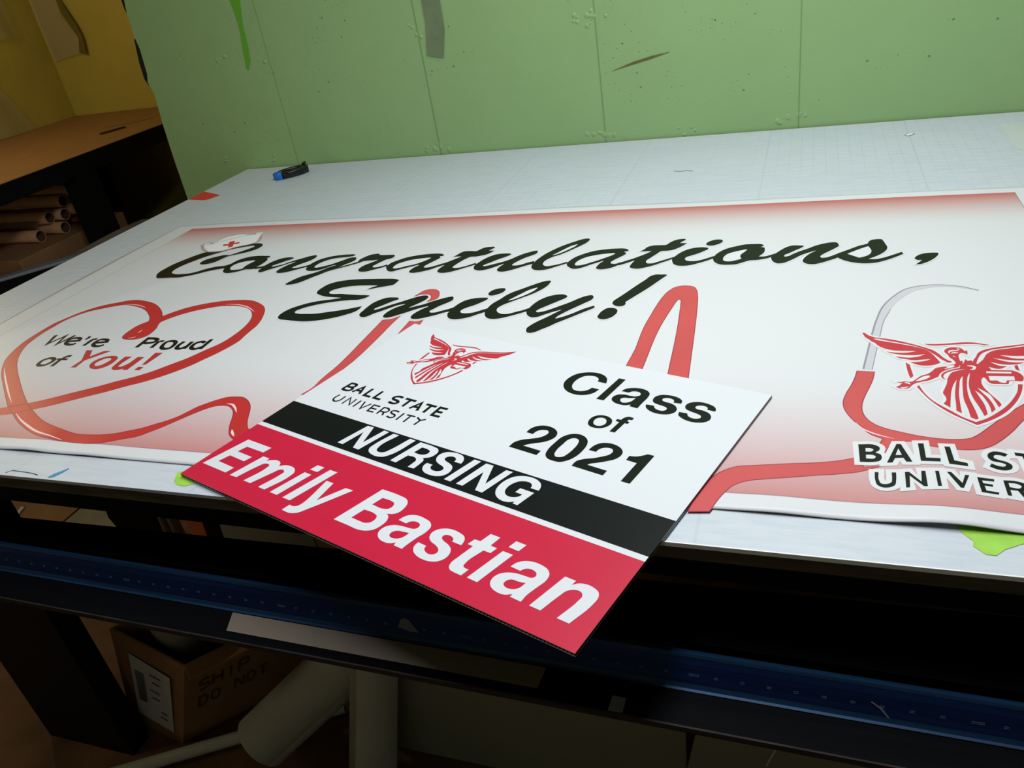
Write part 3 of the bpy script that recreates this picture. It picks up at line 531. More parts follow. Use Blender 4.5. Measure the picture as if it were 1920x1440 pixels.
  ('-6716,6280* -6490,6703* -6373,6667* -6390,6617* -6306,6643 -6222,6639 -6159,6598 -6140,6534* -6062,6558 -5960,6545 -5882,6498 -5848,6429 -5865,6354 -6046,6066* -6165,6104* -6015,6363 -5993,6421 -6035,6466 -6091,6459 -6134,6404 -6319,6159* -6447,6199* -6291,6479 -6283,6527 -6325,6561 -6382,6554 -6435,6491 -6591,6249*',),
  ('-5708,6454* -5589,6414* -5818,5992* -5945,6031*',),
  ('-5613,6609* -5494,6574* -5542,6477* -5667,6514*',),
  ('-5392,6537* -5266,6501* -5588,5918* -5717,5958*',),
  ('-5321,6327* -5204,6292* -5248,5963* -4998,6224* -4879,6193* -5264,5810 -5357,5726 -5441,5706 -5589,5747* -5542,5845* -5486,5825 -5428,5840 -5399,5881 -5372,5966 -5351,6094*',),
  ('-4852,5680* -4523,6262* -4248,6175 -4145,6125 -4105,6060 -4105,5978 -4142,5892 -4195,5861 -4268,5855* -4236,5826 -4213,5750 -4235,5668 -4291,5589 -4370,5556 -4468,5558 -4634,5611*', '-4447,6111* -4319,6074 -4264,6039 -4256,5985 -4283,5941 -4337,5931 -4519,5985*', '-4569,5888* -4420,5841 -4366,5801 -4360,5742 -4392,5691 -4462,5675 -4519,5691 -4656,5738*',),
  ('-4081,5775* -4052,5825 -3988,5871 -3895,5876 -3783,5836 -3699,5783 -3668,5724 -3681,5646 -3754,5524 -3821,5393 -3840,5346* -3954,5384* -3949,5428* -4011,5406 -4092,5419 -4170,5462 -4212,5519 -4217,5594 -4173,5658 -4101,5687 -4016,5687 -3913,5669 -3835,5662 -3802,5692 -3805,5736 -3846,5769 -3907,5777 -3947,5761 -3969,5732*', '-3868,5591* -3947,5601 -4024,5605 -4067,5578 -4075,5526 -4040,5494 -3984,5484 -3927,5501 -3891,5541',),
  ('-3224,5495* -3343,5534* -3341,5567 -3374,5605 -3426,5624 -3467,5615 -3478,5577 -3442,5534 -3369,5485 -3313,5423 -3298,5355 -3320,5283 -3377,5234 -3457,5218 -3552,5235 -3642,5278 -3704,5339 -3724,5407 -3705,5470* -3594,5429* -3599,5391 -3571,5348 -3509,5316 -3460,5324 -3434,5357 -3445,5402 -3497,5454 -3572,5502 -3614,5557 -3619,5630 -3579,5686 -3509,5715 -3419,5715 -3313,5675 -3240,5625 -3217,5567',),
  ('-2972,5706* -2852,5667* -2914,5537* -2833,5508* -2878,5431* -2964,5456* -3082,5255 -3089,5210 -3063,5186 -3015,5172* -3064,5082* -3151,5112 -3203,5136 -3232,5176 -3234,5231 -3188,5329 -3095,5500* -3163,5523* -3116,5602* -3043,5585*',),
  ('-2760,5479* -2639,5440* -2871,5021* -2995,5064*',),
  ('-2669,5639* -2546,5598* -2600,5500* -2722,5545*',),
  ('-2612,5280* -2572,5336 -2510,5371 -2415,5378 -2309,5345 -2231,5293 -2200,5234 -2208,5159 -2275,5045 -2341,4933 -2368,4850* -2490,4893* -2476,4930* -2542,4909 -2626,4925 -2695,4965 -2736,5020 -2740,5093 -2699,5158 -2622,5194 -2527,5197 -2424,5176 -2357,5163 -2325,5187 -2327,5224 -2363,5261 -2424,5278 -2462,5269 -2498,5237*', '-2395,5087* -2470,5095 -2546,5111 -2588,5092 -2606,5041 -2574,5005 -2521,4989 -2476,4993 -2437,5018',),
  ('-2278,4819* -2043,5233* -1926,5194* -1953,5135* -1896,5165 -1822,5167 -1740,5135 -1684,5085 -1672,5018 -1696,4946 -1858,4674* -1985,4716* -1843,4955 -1821,5012 -1840,5058 -1890,5080 -1948,5072 -1986,5049 -2030,4986 -2157,4778*',),
],
'classof': [
  ('-3292,7257* -3250,7359 -3181,7410 -3063,7449 -2967,7485 -2908,7536 -2884,7593 -2904,7636 -2962,7649 -3012,7636 -3054,7595 -3074,7547* -3169,7580* -3132,7671 -3071,7723 -3000,7743 -2909,7728 -2818,7672 -2774,7603 -2774,7513 -2818,7446 -2897,7391 -2993,7358 -3078,7323 -3121,7296* -2870,7211* -2901,7123*',),
  ('-2790,7130 -2793,7249 -2750,7391 -2684,7531 -2595,7593 -2513,7601 -2419,7556 -2365,7482 -2350,7397 -2371,7276 -2421,7153 -2498,7063 -2586,7020 -2671,7035 -2754,7076', '-2688,7158 -2664,7119 -2621,7112 -2575,7128 -2531,7192 -2488,7297 -2464,7403 -2471,7472 -2510,7507 -2552,7508 -2604,7467 -2642,7376 -2683,7260',),
  ('-2430,6965* -2397,7058 -2320,7107 -2218,7135 -2119,7178 -2042,7227 -2016,7288 -2036,7336 -2090,7356 -2147,7346 -2189,7312 -2212,7259* -2306,7291* -2265,7380 -2198,7438 -2110,7451 -2015,7423 -1932,7355 -1900,7284 -1912,7209 -1957,7147 -2043,7097 -2150,7053 -2231,7023 -2255,7004* -2005,6916* -2036,6828*',),
  ('-1608,7277* -1530,7253* -1711,6716* -1817,6751* -1703,7095* -1834,7144* -1813,7223* -1740,7219 -1668,7243',),
  ('-2443,7826 -2453,7891 -2434,7968 -2373,8026 -2301,8036 -2220,8005 -2167,7944 -2158,7861 -2195,7793 -2268,7750 -2342,7753 -2411,7783', '-2380,7850 -2385,7916 -2359,7965 -2310,7982 -2259,7964 -2229,7910 -2232,7845 -2270,7805 -2321,7800 -2356,7816',),
  ('-2146,7695* -2068,7902* -2119,7924* -2107,7968* -2058,7953* -2026,8003 -1974,8030 -1905,8004* -1919,7956* -1961,7962 -1976,7933* -1941,7908* -1959,7870* -1997,7884* -2077,7674*',),
  ('-2430,8803* -2553,8846* -2556,8912 -2600,8969 -2679,8993 -2763,8979 -2833,8908 -2874,8799 -2871,8694 -2827,8617 -2753,8588 -2682,8597 -2630,8630 -2594,8684* -2489,8646* -2540,8557 -2612,8507 -2704,8490 -2819,8515 -2923,8587 -2987,8687 -3006,8802 -2965,8936 -2878,9038 -2750,9081 -2624,9076 -2513,9022 -2444,8930 -2431,8861',),
  ('-2284,8947* -2188,8917* -2371,8382* -2475,8414*',),
  ('-2189,8626* -2142,8685 -2065,8712 -1959,8708 -1858,8659 -1811,8585 -1819,8498 -1867,8356 -1906,8228* -2015,8271* -2005,8310* -2063,8288 -2146,8303 -2230,8350 -2272,8411 -2269,8477 -2217,8535 -2125,8542 -2039,8515 -1969,8509 -1924,8545 -1940,8603 -1991,8628 -2048,8624 -2086,8593*', '-1967,8470* -2051,8460 -2121,8465 -2157,8441 -2152,8388 -2122,8352 -2065,8352 -2024,8376',),
  ('-1386,8376* -1484,8395* -1480,8438 -1526,8487 -1583,8498 -1625,8480 -1627,8437 -1591,8408 -1509,8373 -1446,8316 -1419,8246 -1436,8174 -1494,8129 -1579,8118 -1681,8144 -1769,8208 -1813,8287 -1812,8329* -1710,8305* -1694,8255 -1637,8208 -1581,8198 -1547,8226 -1547,8266 -1586,8300 -1669,8340 -1732,8387 -1748,8450 -1731,8515 -1671,8563 -1582,8569 -1489,8543 -1416,8495 -1380,8435',),
  ('-960,8229* -1059,8265* -1055,8301 -1094,8343 -1148,8353 -1194,8335 -1204,8298 -1181,8271 -1103,8241 -1029,8187 -995,8112 -1007,8033 -1064,7986 -1145,7973 -1242,7993 -1334,8053 -1387,8128 -1384,8188* -1283,8163* -1267,8108 -1214,8064 -1155,8055 -1116,8078 -1115,8117 -1169,8166 -1260,8218 -1314,8265 -1328,8325 -1303,8388 -1243,8424 -1157,8431 -1045,8388 -976,8332 -954,8273',),
],
'signsmall': [
  ('S', '-6267,8411* -6195,8574* -6127,8559 -6088,8529 -6094,8488 -6164,8471 -6226,8495', 4.6, 0),
  ('S', '-6164,8471 -6111,8446 -6101,8412 -6126,8380 -6171,8375 -6267,8411*', 4.6, 0),
  ('S', '-6064,8344* -5936,8490* -5921,8298*', 4.6, 0),
  ('S', '-6012,8391* -5917,8370*', 4.6, 0),
  ('S', '-5770,8444* -5831,8269* -5708,8229*', 4.6, 0),
  ('S', '-5582,8386* -5643,8210* -5520,8171*', 4.6, 0),
  ('S', '-5189,8239 -5250,8267 -5311,8263 -5339,8228 -5319,8197 -5244,8159 -5215,8123 -5244,8089 -5302,8094 -5362,8131', 4.6, 0),
  ('S', '-5139,8227* -4954,8165*', 4.6, 0),
  ('S', '-5046,8196* -5104,8025*', 4.6, 0),
  ('S', '-4979,7987* -4853,8136* -4843,7940*', 4.6, 0),
  ('S', '-4929,8034* -4844,8013*', 4.6, 0),
  ('S', '-4768,8107* -4596,8050*', 4.6, 0),
  ('S', '-4681,8077* -4731,7901*', 4.6, 0),
  ('S', '-4412,8004* -4534,8041* -4585,7854* -4453,7816*', 4.6, 0),
  ('S', '-4558,7945* -4453,7915*', 4.6, 0),
  ('S', '-6216,8254 -6257,8162 -6249,8113 -6203,8078 -6160,8087 -6098,8216', 2.9, 0),
  ('S', '-6058,8025* -6001,8190* -5926,7997* -5888,8155*', 2.9, 0),
  ('S', '-5845,7962* -5795,8122*', 2.9, 0),
  ('S', '-5722,8104* -5711,7920* -5594,8053*', 2.9, 0),
  ('S', '-5430,7994* -5541,8027* -5571,7878* -5464,7850*', 2.9, 0),
  ('S', '-5551,7948* -5450,7921*', 2.9, 0),
  ('S', '-5398,7817* -5357,7976* -5277,7951 -5250,7911 -5270,7869 -5365,7880', 2.9, 0),
  ('S', '-5311,7873* -5293,7786*', 2.9, 0),
  ('S', '-5081,7881 -5146,7910 -5196,7899 -5199,7870 -5167,7838 -5113,7807 -5105,7761 -5146,7740 -5221,7774', 2.9, 0),
  ('S', '-5043,7696* -4993,7860*', 2.9, 0),
  ('S', '-4938,7828* -4798,7792*', 2.9, 0),
  ('S', '-4868,7809* -4913,7656*', 2.9, 0),
  ('S', '-4759,7778* -4689,7709* -4619,7743*', 2.9, 0),
  ('S', '-4689,7709* -4734,7602*', 2.9, 0),
],
'emblem': [
  ('758,10419* 775,10423 837,10347 916,10291 1052,10256 1207,10194 1320,10132 1431,10063 1517,10002 1573,9951 1624,9864 1677,9745 1722,9688 1746,9672* 1735,9638* 1695,9644* 1644,9710 1595,9802 1550,9879 1498,9962 1427,10021 1317,10090 1203,10142 1049,10205 939,10253 890,10261* 921,10224 1008,10188 1124,10145 1277,10085 1389,10034 1497,9957 1548,9861 1582,9758 1620,9632* 1533,9569 1442,9548 1369,9561 1313,9601 1278,9633* 1354,9642 1439,9666 1523,9721* 1435,9704 1320,9682 1232,9709 1165,9732 1118,9777* 1190,9759 1288,9749 1390,9785 1472,9850* 1370,9819 1240,9814 1134,9836 1074,9861 1022,9903* 1106,9880 1222,9875 1300,9891 1376,9926* 1264,9925 1110,9934 1018,9976 958,10029 914,10101* 911,10120 862,10175 840,10222 794,10287*',),
  ('1475,10128* 1583,10122 1738,10140 1893,10174 2008,10184 2081,10174 2151,10145 2228,10119* 2175,10105 2112,10130 2001,10135 1887,10123 1733,10100 1586,10080 1533,10090*',),
  ('1228,9623* 1269,9565* 1287,9285* 1248,9227* 1232,9388',),
  ('1300,9033* 1328,9071* 1366,8908 1439,8735 1528,8612 1616,8507 1702,8404 1819,8313* 1927,8389 2041,8507 2163,8662 2264,8839 2332,9003 2365,9158* 2412,9158* 2381,9021 2317,8843 2228,8667 2118,8507 1988,8374 1823,8251* 1726,8338 1609,8451 1493,8602 1395,8776 1339,8921',),
  ('2400,9592* 2440,9621* 2437,9468* 2402,9506*',),
  ('1692,9928 1717,9991 1763,10032 1824,10043 1875,10033 1907,9989 1927,9946 1950,9973* 1951,9921 1938,9842* 1922,9876 1880,9892 1854,9865 1837,9786 1838,9735 1839,9684* 1865,9694* 1861,9635 1825,9575 1777,9540* 1758,9564 1785,9632 1768,9707 1733,9782 1719,9851 1701,9885', '1738,9886 1735,9921 1754,9957 1793,9968 1838,9969 1859,9988 1833,10022* 1869,10011 1865,9975 1834,9943 1788,9932 1757,9919 1745,9878', '1759,9870 1777,9902 1808,9914 1851,9899 1820,9886 1782,9878', '1776,9827* 1804,9785* 1782,9784*',),
  ('1762,9597* 1680,9576 1612,9556 1555,9504 1503,9419 1452,9351 1374,9298 1309,9214 1252,9147 1172,9150 1127,9132 1084,9140* 1126,9108 1163,9118* 1139,9093 1118,9053 1091,9027 1068,9018* 1109,8982 1151,8973 1195,8980 1226,9013 1252,9061 1284,9102 1375,9155 1450,9191 1529,9259 1557,9284* 1583,9358 1634,9426 1698,9478 1774,9515 1821,9542* 1785,9606*', '1293,9158* 1346,9232 1410,9292 1462,9306 1467,9287 1434,9237 1364,9186', '1166,9118* 1200,9136 1235,9115 1232,9083 1212,9098', '1118,9006* 1162,9013 1214,9035 1182,8995 1138,8984', '1542,9487* 1589,9542 1650,9567 1773,9564 1739,9521 1677,9490 1639,9472* 1682,9535 1631,9532 1585,9514',),
  ('1907,9738* 1920,9697 1965,9707* 1981,9641* 2058,9603 2122,9557 2145,9477* 2360,9480* 2414,9435 2448,9359 2444,9281 2417,9226 2358,9230 2288,9218 2273,9164 2183,9151 2089,9160 2067,9197 2056,9258 2037,9296 2011,9256 1998,9193 1999,9101 2033,8968 2080,8840 2117,8742 2125,8687* 2090,8635* 2069,8767 2038,8910 1983,8995 1937,9052* 1970,8949 2013,8835 2040,8708 2051,8590* 2001,8517* 2002,8635 1984,8775 1950,8904 1904,8989* 1932,8829 1956,8674 1959,8562 1956,8480* 1918,8442* 1909,8530 1892,8640 1862,8810 1851,8971 1859,9138 1888,9296 1905,9395* 1878,9327 1846,9168 1825,8984 1822,8807 1836,8664 1849,8526 1855,8383* 1829,8361* 1780,8404* 1777,8575 1763,8773 1777,8981 1797,9165 1820,9315* 1792,9258 1754,9070 1727,8888 1715,8712 1705,8479* 1656,8531* 1669,8666 1682,8855 1708,9037 1744,9224* 1694,9097 1655,8943 1627,8763 1603,8590* 1543,8670* 1582,8760 1582,8819 1564,8899 1594,9014 1628,9124 1646,9218* 1599,9247 1587,9294 1605,9359 1663,9427 1741,9480 1818,9525 1825,9575 1869,9635 1892,9704', '1611,9288 1633,9353 1690,9412 1767,9457 1878,9487* 1779,9442 1725,9406 1680,9331 1653,9250 1643,9226 1614,9256', '1896,9570 1948,9581 1987,9558 1990,9526 1962,9475 1911,9470* 1952,9507 1956,9540 1923,9555', '2085,9442* 2348,9445* 2341,9403* 2081,9401*', '2091,9331* 2356,9338* 2350,9245* 2265,9238* 2242,9180 2208,9183 2181,9204 2168,9231* 2092,9226*',),
  ('1968,9641* 1979,9687 2027,9802 2070,9912 2139,9984 2237,10037 2535,10133 2796,10229 2941,10317* 2922,10231* 2870,10109* 2779,9999* 2745,9901 2612,9858 2447,9839 2290,9855* 2438,9778 2566,9779 2668,9820* 2587,9747 2438,9728 2313,9745 2203,9786* 2326,9699 2438,9677 2545,9687* 2422,9627 2297,9620 2160,9677* 2254,9586 2326,9575* 2224,9507 2128,9552 2023,9622* 2099,9744 2150,9868 2224,9956 2433,10038 2695,10135 2861,10228* 2683,10154 2421,10057 2197,9972 2113,9898 2049,9769 2006,9622*',),
],
'emblem_sign': [
  ('-5550,10148* -5537,10147 -5506,10087 -5460,10037 -5367,9987 -5266,9917 -5195,9856 -5128,9790 -5077,9735 -5046,9692 -5026,9629 -5010,9545 -4989,9501 -4974,9486* -4990,9468* -5017,9480* -5042,9531 -5060,9597 -5077,9653 -5099,9715 -5139,9765 -5206,9831 -5279,9886 -5380,9957 -5451,10009 -5485,10024* -5470,9995 -5413,9955 -5336,9904 -5236,9836 -5164,9781 -5100,9712 -5082,9643 -5077,9573 -5074,9489* -5151,9469 -5222,9475 -5273,9498 -5306,9534 -5325,9561* -5268,9550 -5201,9547 -5128,9563* -5196,9571 -5285,9582 -5344,9617 -5389,9645 -5414,9682* -5365,9656 -5295,9630 -5213,9630 -5140,9652* -5221,9655 -5317,9679 -5391,9715 -5430,9742 -5460,9779* -5402,9747 -5318,9720 -5258,9713 -5195,9718* -5277,9741 -5389,9779 -5448,9824 -5481,9869 -5499,9922* -5497,9934 -5523,9978 -5530,10011 -5550,10060*',),
  ('-5082,9820* -5004,9794 -4887,9772 -4766,9760 -4680,9743 -4629,9721 -4583,9689 -4531,9657* -4574,9659 -4615,9688 -4695,9714 -4781,9731 -4899,9749 -5010,9768 -5047,9785*',),
  ('-5364,9565* -5346,9522* -5388,9348* -5429,9320* -5408,9422',),
  ('-5429,9192* -5401,9209* -5406,9102 -5386,8981 -5346,8888 -5302,8805 -5259,8725 -5191,8645* -5098,8669 -4990,8716 -4870,8785 -4760,8871 -4678,8957 -4623,9044* -4588,9034* -4638,8958 -4721,8863 -4821,8774 -4934,8700 -5055,8647 -5201,8607* -5255,8680 -5318,8773 -5373,8889 -5411,9015 -5423,9115',),
  ('-4511,9300* -4476,9310* -4508,9218* -4526,9248*',),
  ('-4963,9654 -4932,9687 -4890,9702 -4843,9696 -4807,9678 -4793,9645 -4787,9615 -4765,9627* -4774,9594 -4800,9549* -4805,9573 -4832,9592 -4857,9581 -4885,9537 -4894,9505 -4904,9474* -4882,9475* -4897,9440 -4936,9411 -4978,9399* -4987,9418 -4954,9454 -4951,9503 -4962,9556 -4958,9601 -4965,9625', '-4937,9618 -4933,9640 -4912,9658 -4881,9656 -4848,9648 -4829,9655 -4841,9681* -4817,9667 -4827,9646 -4856,9632 -4891,9636 -4917,9634 -4934,9612', '-4926,9604 -4906,9619 -4880,9620 -4852,9602 -4877,9601 -4907,9604', '-4922,9574* -4909,9543* -4926,9547*',),
  ('-4977,9437* -5042,9442 -5096,9444 -5148,9424 -5203,9384 -5254,9353 -5322,9337 -5386,9300 -5441,9271 -5499,9290 -5536,9288 -5566,9302* -5542,9274 -5513,9272* -5535,9262 -5559,9242 -5584,9232 -5602,9231* -5579,9201 -5550,9186 -5517,9182 -5487,9195 -5459,9219 -5427,9237 -5349,9250 -5287,9256 -5216,9281 -5190,9291* -5157,9330 -5106,9360 -5049,9379 -4985,9385 -4946,9392* -4959,9438*', '-5409,9269* -5355,9303 -5297,9326 -5256,9324 -5255,9311 -5290,9288 -5352,9271', '-5510,9272* -5481,9275 -5460,9255 -5469,9236 -5481,9250', '-5568,9213* -5534,9209 -5492,9211 -5523,9193 -5558,9196', '-5161,9416* -5116,9440 -5066,9443 -4976,9415 -5010,9396 -5061,9390 -5093,9387* -5048,9416 -5086,9426 -5124,9424',),
  ('-4843,9493* -4842,9465 -4807,9462* -4808,9418* -4759,9379 -4722,9337 -4721,9284* -4562,9241* -4531,9202 -4522,9149 -4540,9102 -4571,9074 -4614,9089 -4667,9097 -4689,9067 -4758,9078 -4825,9103 -4833,9130 -4829,9170 -4835,9197 -4863,9178 -4885,9142 -4903,9086 -4904,8998 -4895,8911 -4887,8844 -4893,8808* -4928,8784* -4918,8869 -4912,8962 -4935,9025 -4958,9069* -4954,9000 -4945,8922 -4951,8839 -4966,8765* -5018,8731* -4993,8802 -4978,8891 -4978,8977 -4994,9038* -5006,8935 -5019,8836 -5039,8767 -5058,8718* -5093,8703* -5083,8758 -5073,8829 -5061,8938 -5037,9038 -4998,9138 -4945,9228 -4913,9285* -4947,9249 -5001,9159 -5053,9052 -5091,8945 -5109,8855 -5127,8768 -5151,8680* -5175,8672* -5202,8708* -5170,8813 -5141,8937 -5090,9060 -5038,9168 -4991,9254* -5023,9225 -5089,9119 -5144,9014 -5188,8910 -5242,8770* -5268,8812* -5231,8891 -5184,9003 -5129,9108 -5065,9215* -5127,9148 -5186,9062 -5243,8959 -5295,8859* -5323,8920* -5276,8967 -5265,9002 -5262,9055 -5217,9118 -5171,9178 -5138,9232* -5167,9259 -5167,9290 -5140,9326 -5084,9355 -5016,9371 -4950,9382 -4936,9411 -4892,9438 -4861,9475', '-5150,9281 -5121,9316 -5067,9340 -5002,9351 -4914,9346* -4996,9339 -5043,9329 -5091,9293 -5127,9250 -5139,9237 -5154,9261', '-4885,9393 -4845,9389 -4820,9367 -4825,9346 -4855,9322 -4894,9329* -4856,9343 -4846,9362 -4868,9378', '-4772,9275* -4578,9222* -4591,9198* -4783,9252*', '-4789,9207* -4593,9155* -4616,9100* -4680,9114* -4709,9083 -4733,9092 -4748,9111 -4752,9130* -4809,9143*',),
  ('-4817,9422* -4800,9447 -4742,9508 -4688,9566 -4623,9596 -4541,9607 -4303,9604 -4092,9607 -3968,9631* -3999,9582* -4062,9518* -4150,9470* -4195,9418 -4301,9419 -4426,9442 -4538,9485* -4445,9407 -4351,9381 -4267,9384* -4342,9357 -4455,9376 -4543,9413 -4615,9461* -4543,9382 -4465,9345 -4385,9329* -4487,9318 -4580,9340 -4669,9404* -4618,9329 -4567,9307* -4656,9287 -4717,9334 -4781,9399* -4701,9458 -4639,9522 -4566,9560 -4397,9567 -4185,9571 -4045,9593* -4190,9585 -4402,9581 -4583,9576 -4659,9548 -4732,9483 -4793,9402*',),
],
'restletters': [
  ('S', '2395,7523* 2485,7771* 2584,7528*', 7.5, 0),
  ('S', '2436,7605* 2551,7620*', 7.5, 0),
  ('S', '2602,7775* 2838,7785*', 7.5, 0),
  ('S', '2722,7778* 2740,7532*', 7.5, 0),
  ('S', '3085,7813* 2918,7802* 2939,7542* 3119,7557*', 7.5, 0),
  ('S', '2932,7670* 3075,7681*', 7.5, 0),
  ('S', '2318,7341 2225,7347 2168,7309 2179,7271 2232,7246 2312,7231 2342,7177 2302,7131 2194,7139', 5, 0),
  ('S', '2448,7124* 2436,7355*', 5, 0),
  ('S', '2517,7342* 2706,7363*', 5, 0),
  ('S', '2612,7351* 2625,7136*', 5, 0),
  ('S', '2760,7363* 2877,7309* 2947,7385*', 5, 0),
  ('S', '2877,7309* 2869,7152*', 5, 0),
],
}

# ------------------------------------------------------------------ the room
def struct(name, bm, m_, parent=None): return obj(name, bm, m_, parent, kind='structure')
b = BM(); box(b, -4.06, 3.6, -2.6, 3.74, -0.06, 0.0); struct('floor', b, M['floor'])
b = BM(); box(b, -4.06, 3.6, -2.6, 3.74, 2.75, 2.81); struct('ceiling', b, M['ceiling'])
b = BM(); box(b, -4.12, -4.06, -2.6, 3.74, 0, 2.75); struct('wall_left', b, M['yellow'])
b = BM(); box(b, -4.12, -1.9, 3.74, 3.80, 0, 2.75); struct('wall_alcove', b, M['yellow'])
b = BM(); box(b, 3.6, 3.66, -2.6, 2.19, 0, 2.75); struct('wall_right', b, M['ceiling'])
b = BM(); box(b, -4.12, 3.66, -2.66, -2.6, 0, 2.75); struct('wall_front', b, M['ceiling'])
# green wall behind the table: ragged left edge, raised blobs of old paint on its face
b = BM()
WY = 2.188
edge = [(0.0, -2.03), (0.55, -2.032), (0.82, -2.030), (0.95, -2.026), (1.06, -2.022), (1.16, -2.012), (1.20, -2.020), (1.225, -2.012), (1.30, -2.004), (1.34, -2.010), (1.40, -2.006), (1.44, -1.998), (1.52, -1.996), (1.60, -1.994), (2.0, -1.99), (2.75, -1.985)]
poly = [(x + random.uniform(-.0015, .0015), z) for z, x in edge]
vslab(b, [(3.6, 0.0)] + [(3.6, 2.75)] + poly[::-1], WY, WY + 0.20)
def blob(x, z, r, h=0.0018, flat=1.0):
    h = random.uniform(.0008, .0018)
    vs = [b.verts.new((x, WY - h, z))]; 
    r1 = [b.verts.new((x + r*0.55*math.cos(t), WY - h*0.9, z + r*0.55*flat*math.sin(t))) for t in np.linspace(0, 2*math.pi, 13)[:-1]]
    r2 = [b.verts.new((x + r*math.cos(t), WY + 0.001, z + r*flat*math.sin(t))) for t in np.linspace(0, 2*math.pi, 13)[:-1]]
    for i in range(12):
        j = (i+1) % 12
        for f in ((vs[0], r1[j], r1[i]), (r1[i], r1[j], r2[j], r2[i])):
            b.faces.new(f).smooth = True
for sx in (-1.04, -0.53, -0.03):
    for k in range(7):
        blob(sx + random.uniform(-.055, .035), TZ + random.uniform(.012, .032), random.uniform(.005, .012), .0035)
for x, z, n in ((-1.72, .335, 7), (-1.55, .33, 5), (-1.03, .345, 6), (-0.56, .325, 9), (-0.53, .315, 8), (-1.62, .022, 3), (-0.30, .012, 5), (-1.82, .03, 3)):
    for k in range(n): blob(x + random.uniform(-.03, .03), TZ + z + random.uniform(-.018, .018), random.uniform(.003, .009), .003)
bmesh.ops.recalc_face_normals(b, faces=b.faces)
wb = struct('wall_back', b, M['wall'])
# block joints: shallow raised seams
for xa, xb in ((-1.035, -1.038), (-0.530, -0.532), (-0.027, -0.0265)):
    b = BM(); box(b, xa - .0012, xa + .0012, WY - .0016, WY, TZ, 2.6); struct('trim_1', b, M['seam'])
for xa in (0.475, 0.98, -1.54):
    b = BM(); box(b, xa - .0006, xa + .0006, WY - .0010, WY, TZ, 2.6); struct('trim_2', b, M['seam'])
# dark liner showing where the wall edge is chipped
b = BM(); vslab(b, [(-2.026, 1.19), (-2.034, 1.21), (-2.031, 1.26), (-2.018, 1.33), (-2.00, 1.33), (-2.00, 1.19)], WY + .004, WY + .02)
vslab(b, [(-2.008, 1.39), (-2.014, 1.42), (-2.010, 1.52), (-1.99, 1.52), (-1.99, 1.39)], WY + .004, WY + .02); struct('trim_3', b, M['hole'])
# scratch gouged in the wall
b = BM(); vslab(b, [(-.496, TZ+.185), (-.44, TZ+.196), (-.40, TZ+.203), (-.344, TZ+.2165), (-.36, TZ+.2145), (-.39, TZ+.2115), (-.44, TZ+.2015)], WY - .0012, WY + .001); struct('trim_4', b, M['scratch'])

# tapes on the green wall
b = BM(); vslab(b, [(-1.617, TZ+.50), (-1.580, TZ+.50), (-1.598, TZ+.42), (-1.600, TZ+.372), (-1.607, TZ+.325), (-1.622, TZ+.300), (-1.630, TZ+.303), (-1.626, TZ+.33), (-1.622, TZ+.365), (-1.615, TZ+.40), (-1.612, TZ+.43)], WY - .0014, WY - .0004)
obj('wall_tape_or_shadow', b, M['walltape'], label='bright green torn tape strip tapering down the green wall', cat='tape', base=(-1.6, WY-.001, TZ+.4))
b = BM(); vslab(b, [(-1.004, TZ+.52), (-.949, TZ+.52), (-.952, TZ+.34), (-.970, TZ+.268), (-.995, TZ+.273), (-1.020, TZ+.280), (-1.006, TZ+.36)], WY - .0034, WY - .0026)
obj('wall_tape_or_shadow', b, M['cleartape'], label='see-through grey tape strip stuck high on the green wall', cat='tape', base=(-.98, WY-.001, TZ+.4))

# ------------------------------------------------------------------ work table with its cutting mat
X0, X1, Y0, Y1 = -1.738, 1.45, 0.5935, 2.182
tbl = thing('work_table', 'large black steel work table under the white cutting mat', 'table', (-0.15, 1.4, 0))
b = BM(); box(b, X0, X1, Y0 + .002, Y1 - .002, TZ - .024, TZ - .005, .001); obj('tabletop', b, M['edge'], tbl)
b = BM(); box(b, -1.66, X1 - .06, .648, .70, TZ - .100, TZ - .0245); obj('apron', b, M['black'], tbl)
b = BM(); box(b, -1.66, X1 - .06, 2.08, 2.13, TZ - .100, TZ - .0245); obj('apron', b, M['black'], tbl)
b = BM(); box(b, -1.66, -1.61, .701, 2.079, TZ - .100, TZ - .0245); obj('apron', b, M['black'], tbl)
for x, y in ((-1.61, .76), (1.2, .76), (-1.64, 2.06), (1.2, 2.06)):
    w_ = .25 if x == -1.61 else .08
    b = BM(); box(b, x, x + w_, y - .04 if y < 1 else y - .05, y + .01, 0, TZ - .1005); obj('leg', b, M['black'], tbl)
# hanging plates seen through the slot in front
BR1 = [(-1.059, .716), (-1.049, .690), (-1.045, .56), (-.955, .56), (-.962, .690), (-.945, .875), (-1.030, .875)]
BR2 = [(-.864, .702), (-.860, .56), (-.835, .56), (-.838, .702), (-.815, .875), (-.850, .875)]
b = BM(); vslab(b, BR1, .72, .726); obj('brace', b, M['black'], tbl)
b = BM(); vslab(b, BR2, .72, .726); obj('brace', b, M['black'], tbl)

matt = thing('cutting_mat', 'translucent white gridded cutting mat covering the whole work table', 'cutting mat', (-0.15, 1.4, TZ-.005))
b = BM(); box(b, X0, X1, Y0, Y1, TZ - .0048, TZ, 0); obj('mat_sheet', b, M['mat'], matt)
b = BM(); box(b, -.18, X1, Y0 - .0018, Y0 - .0002, TZ - .0046, TZ + .0006); obj('front_strip', b, M['edgewhite'], matt, label='bright white front edge strip')

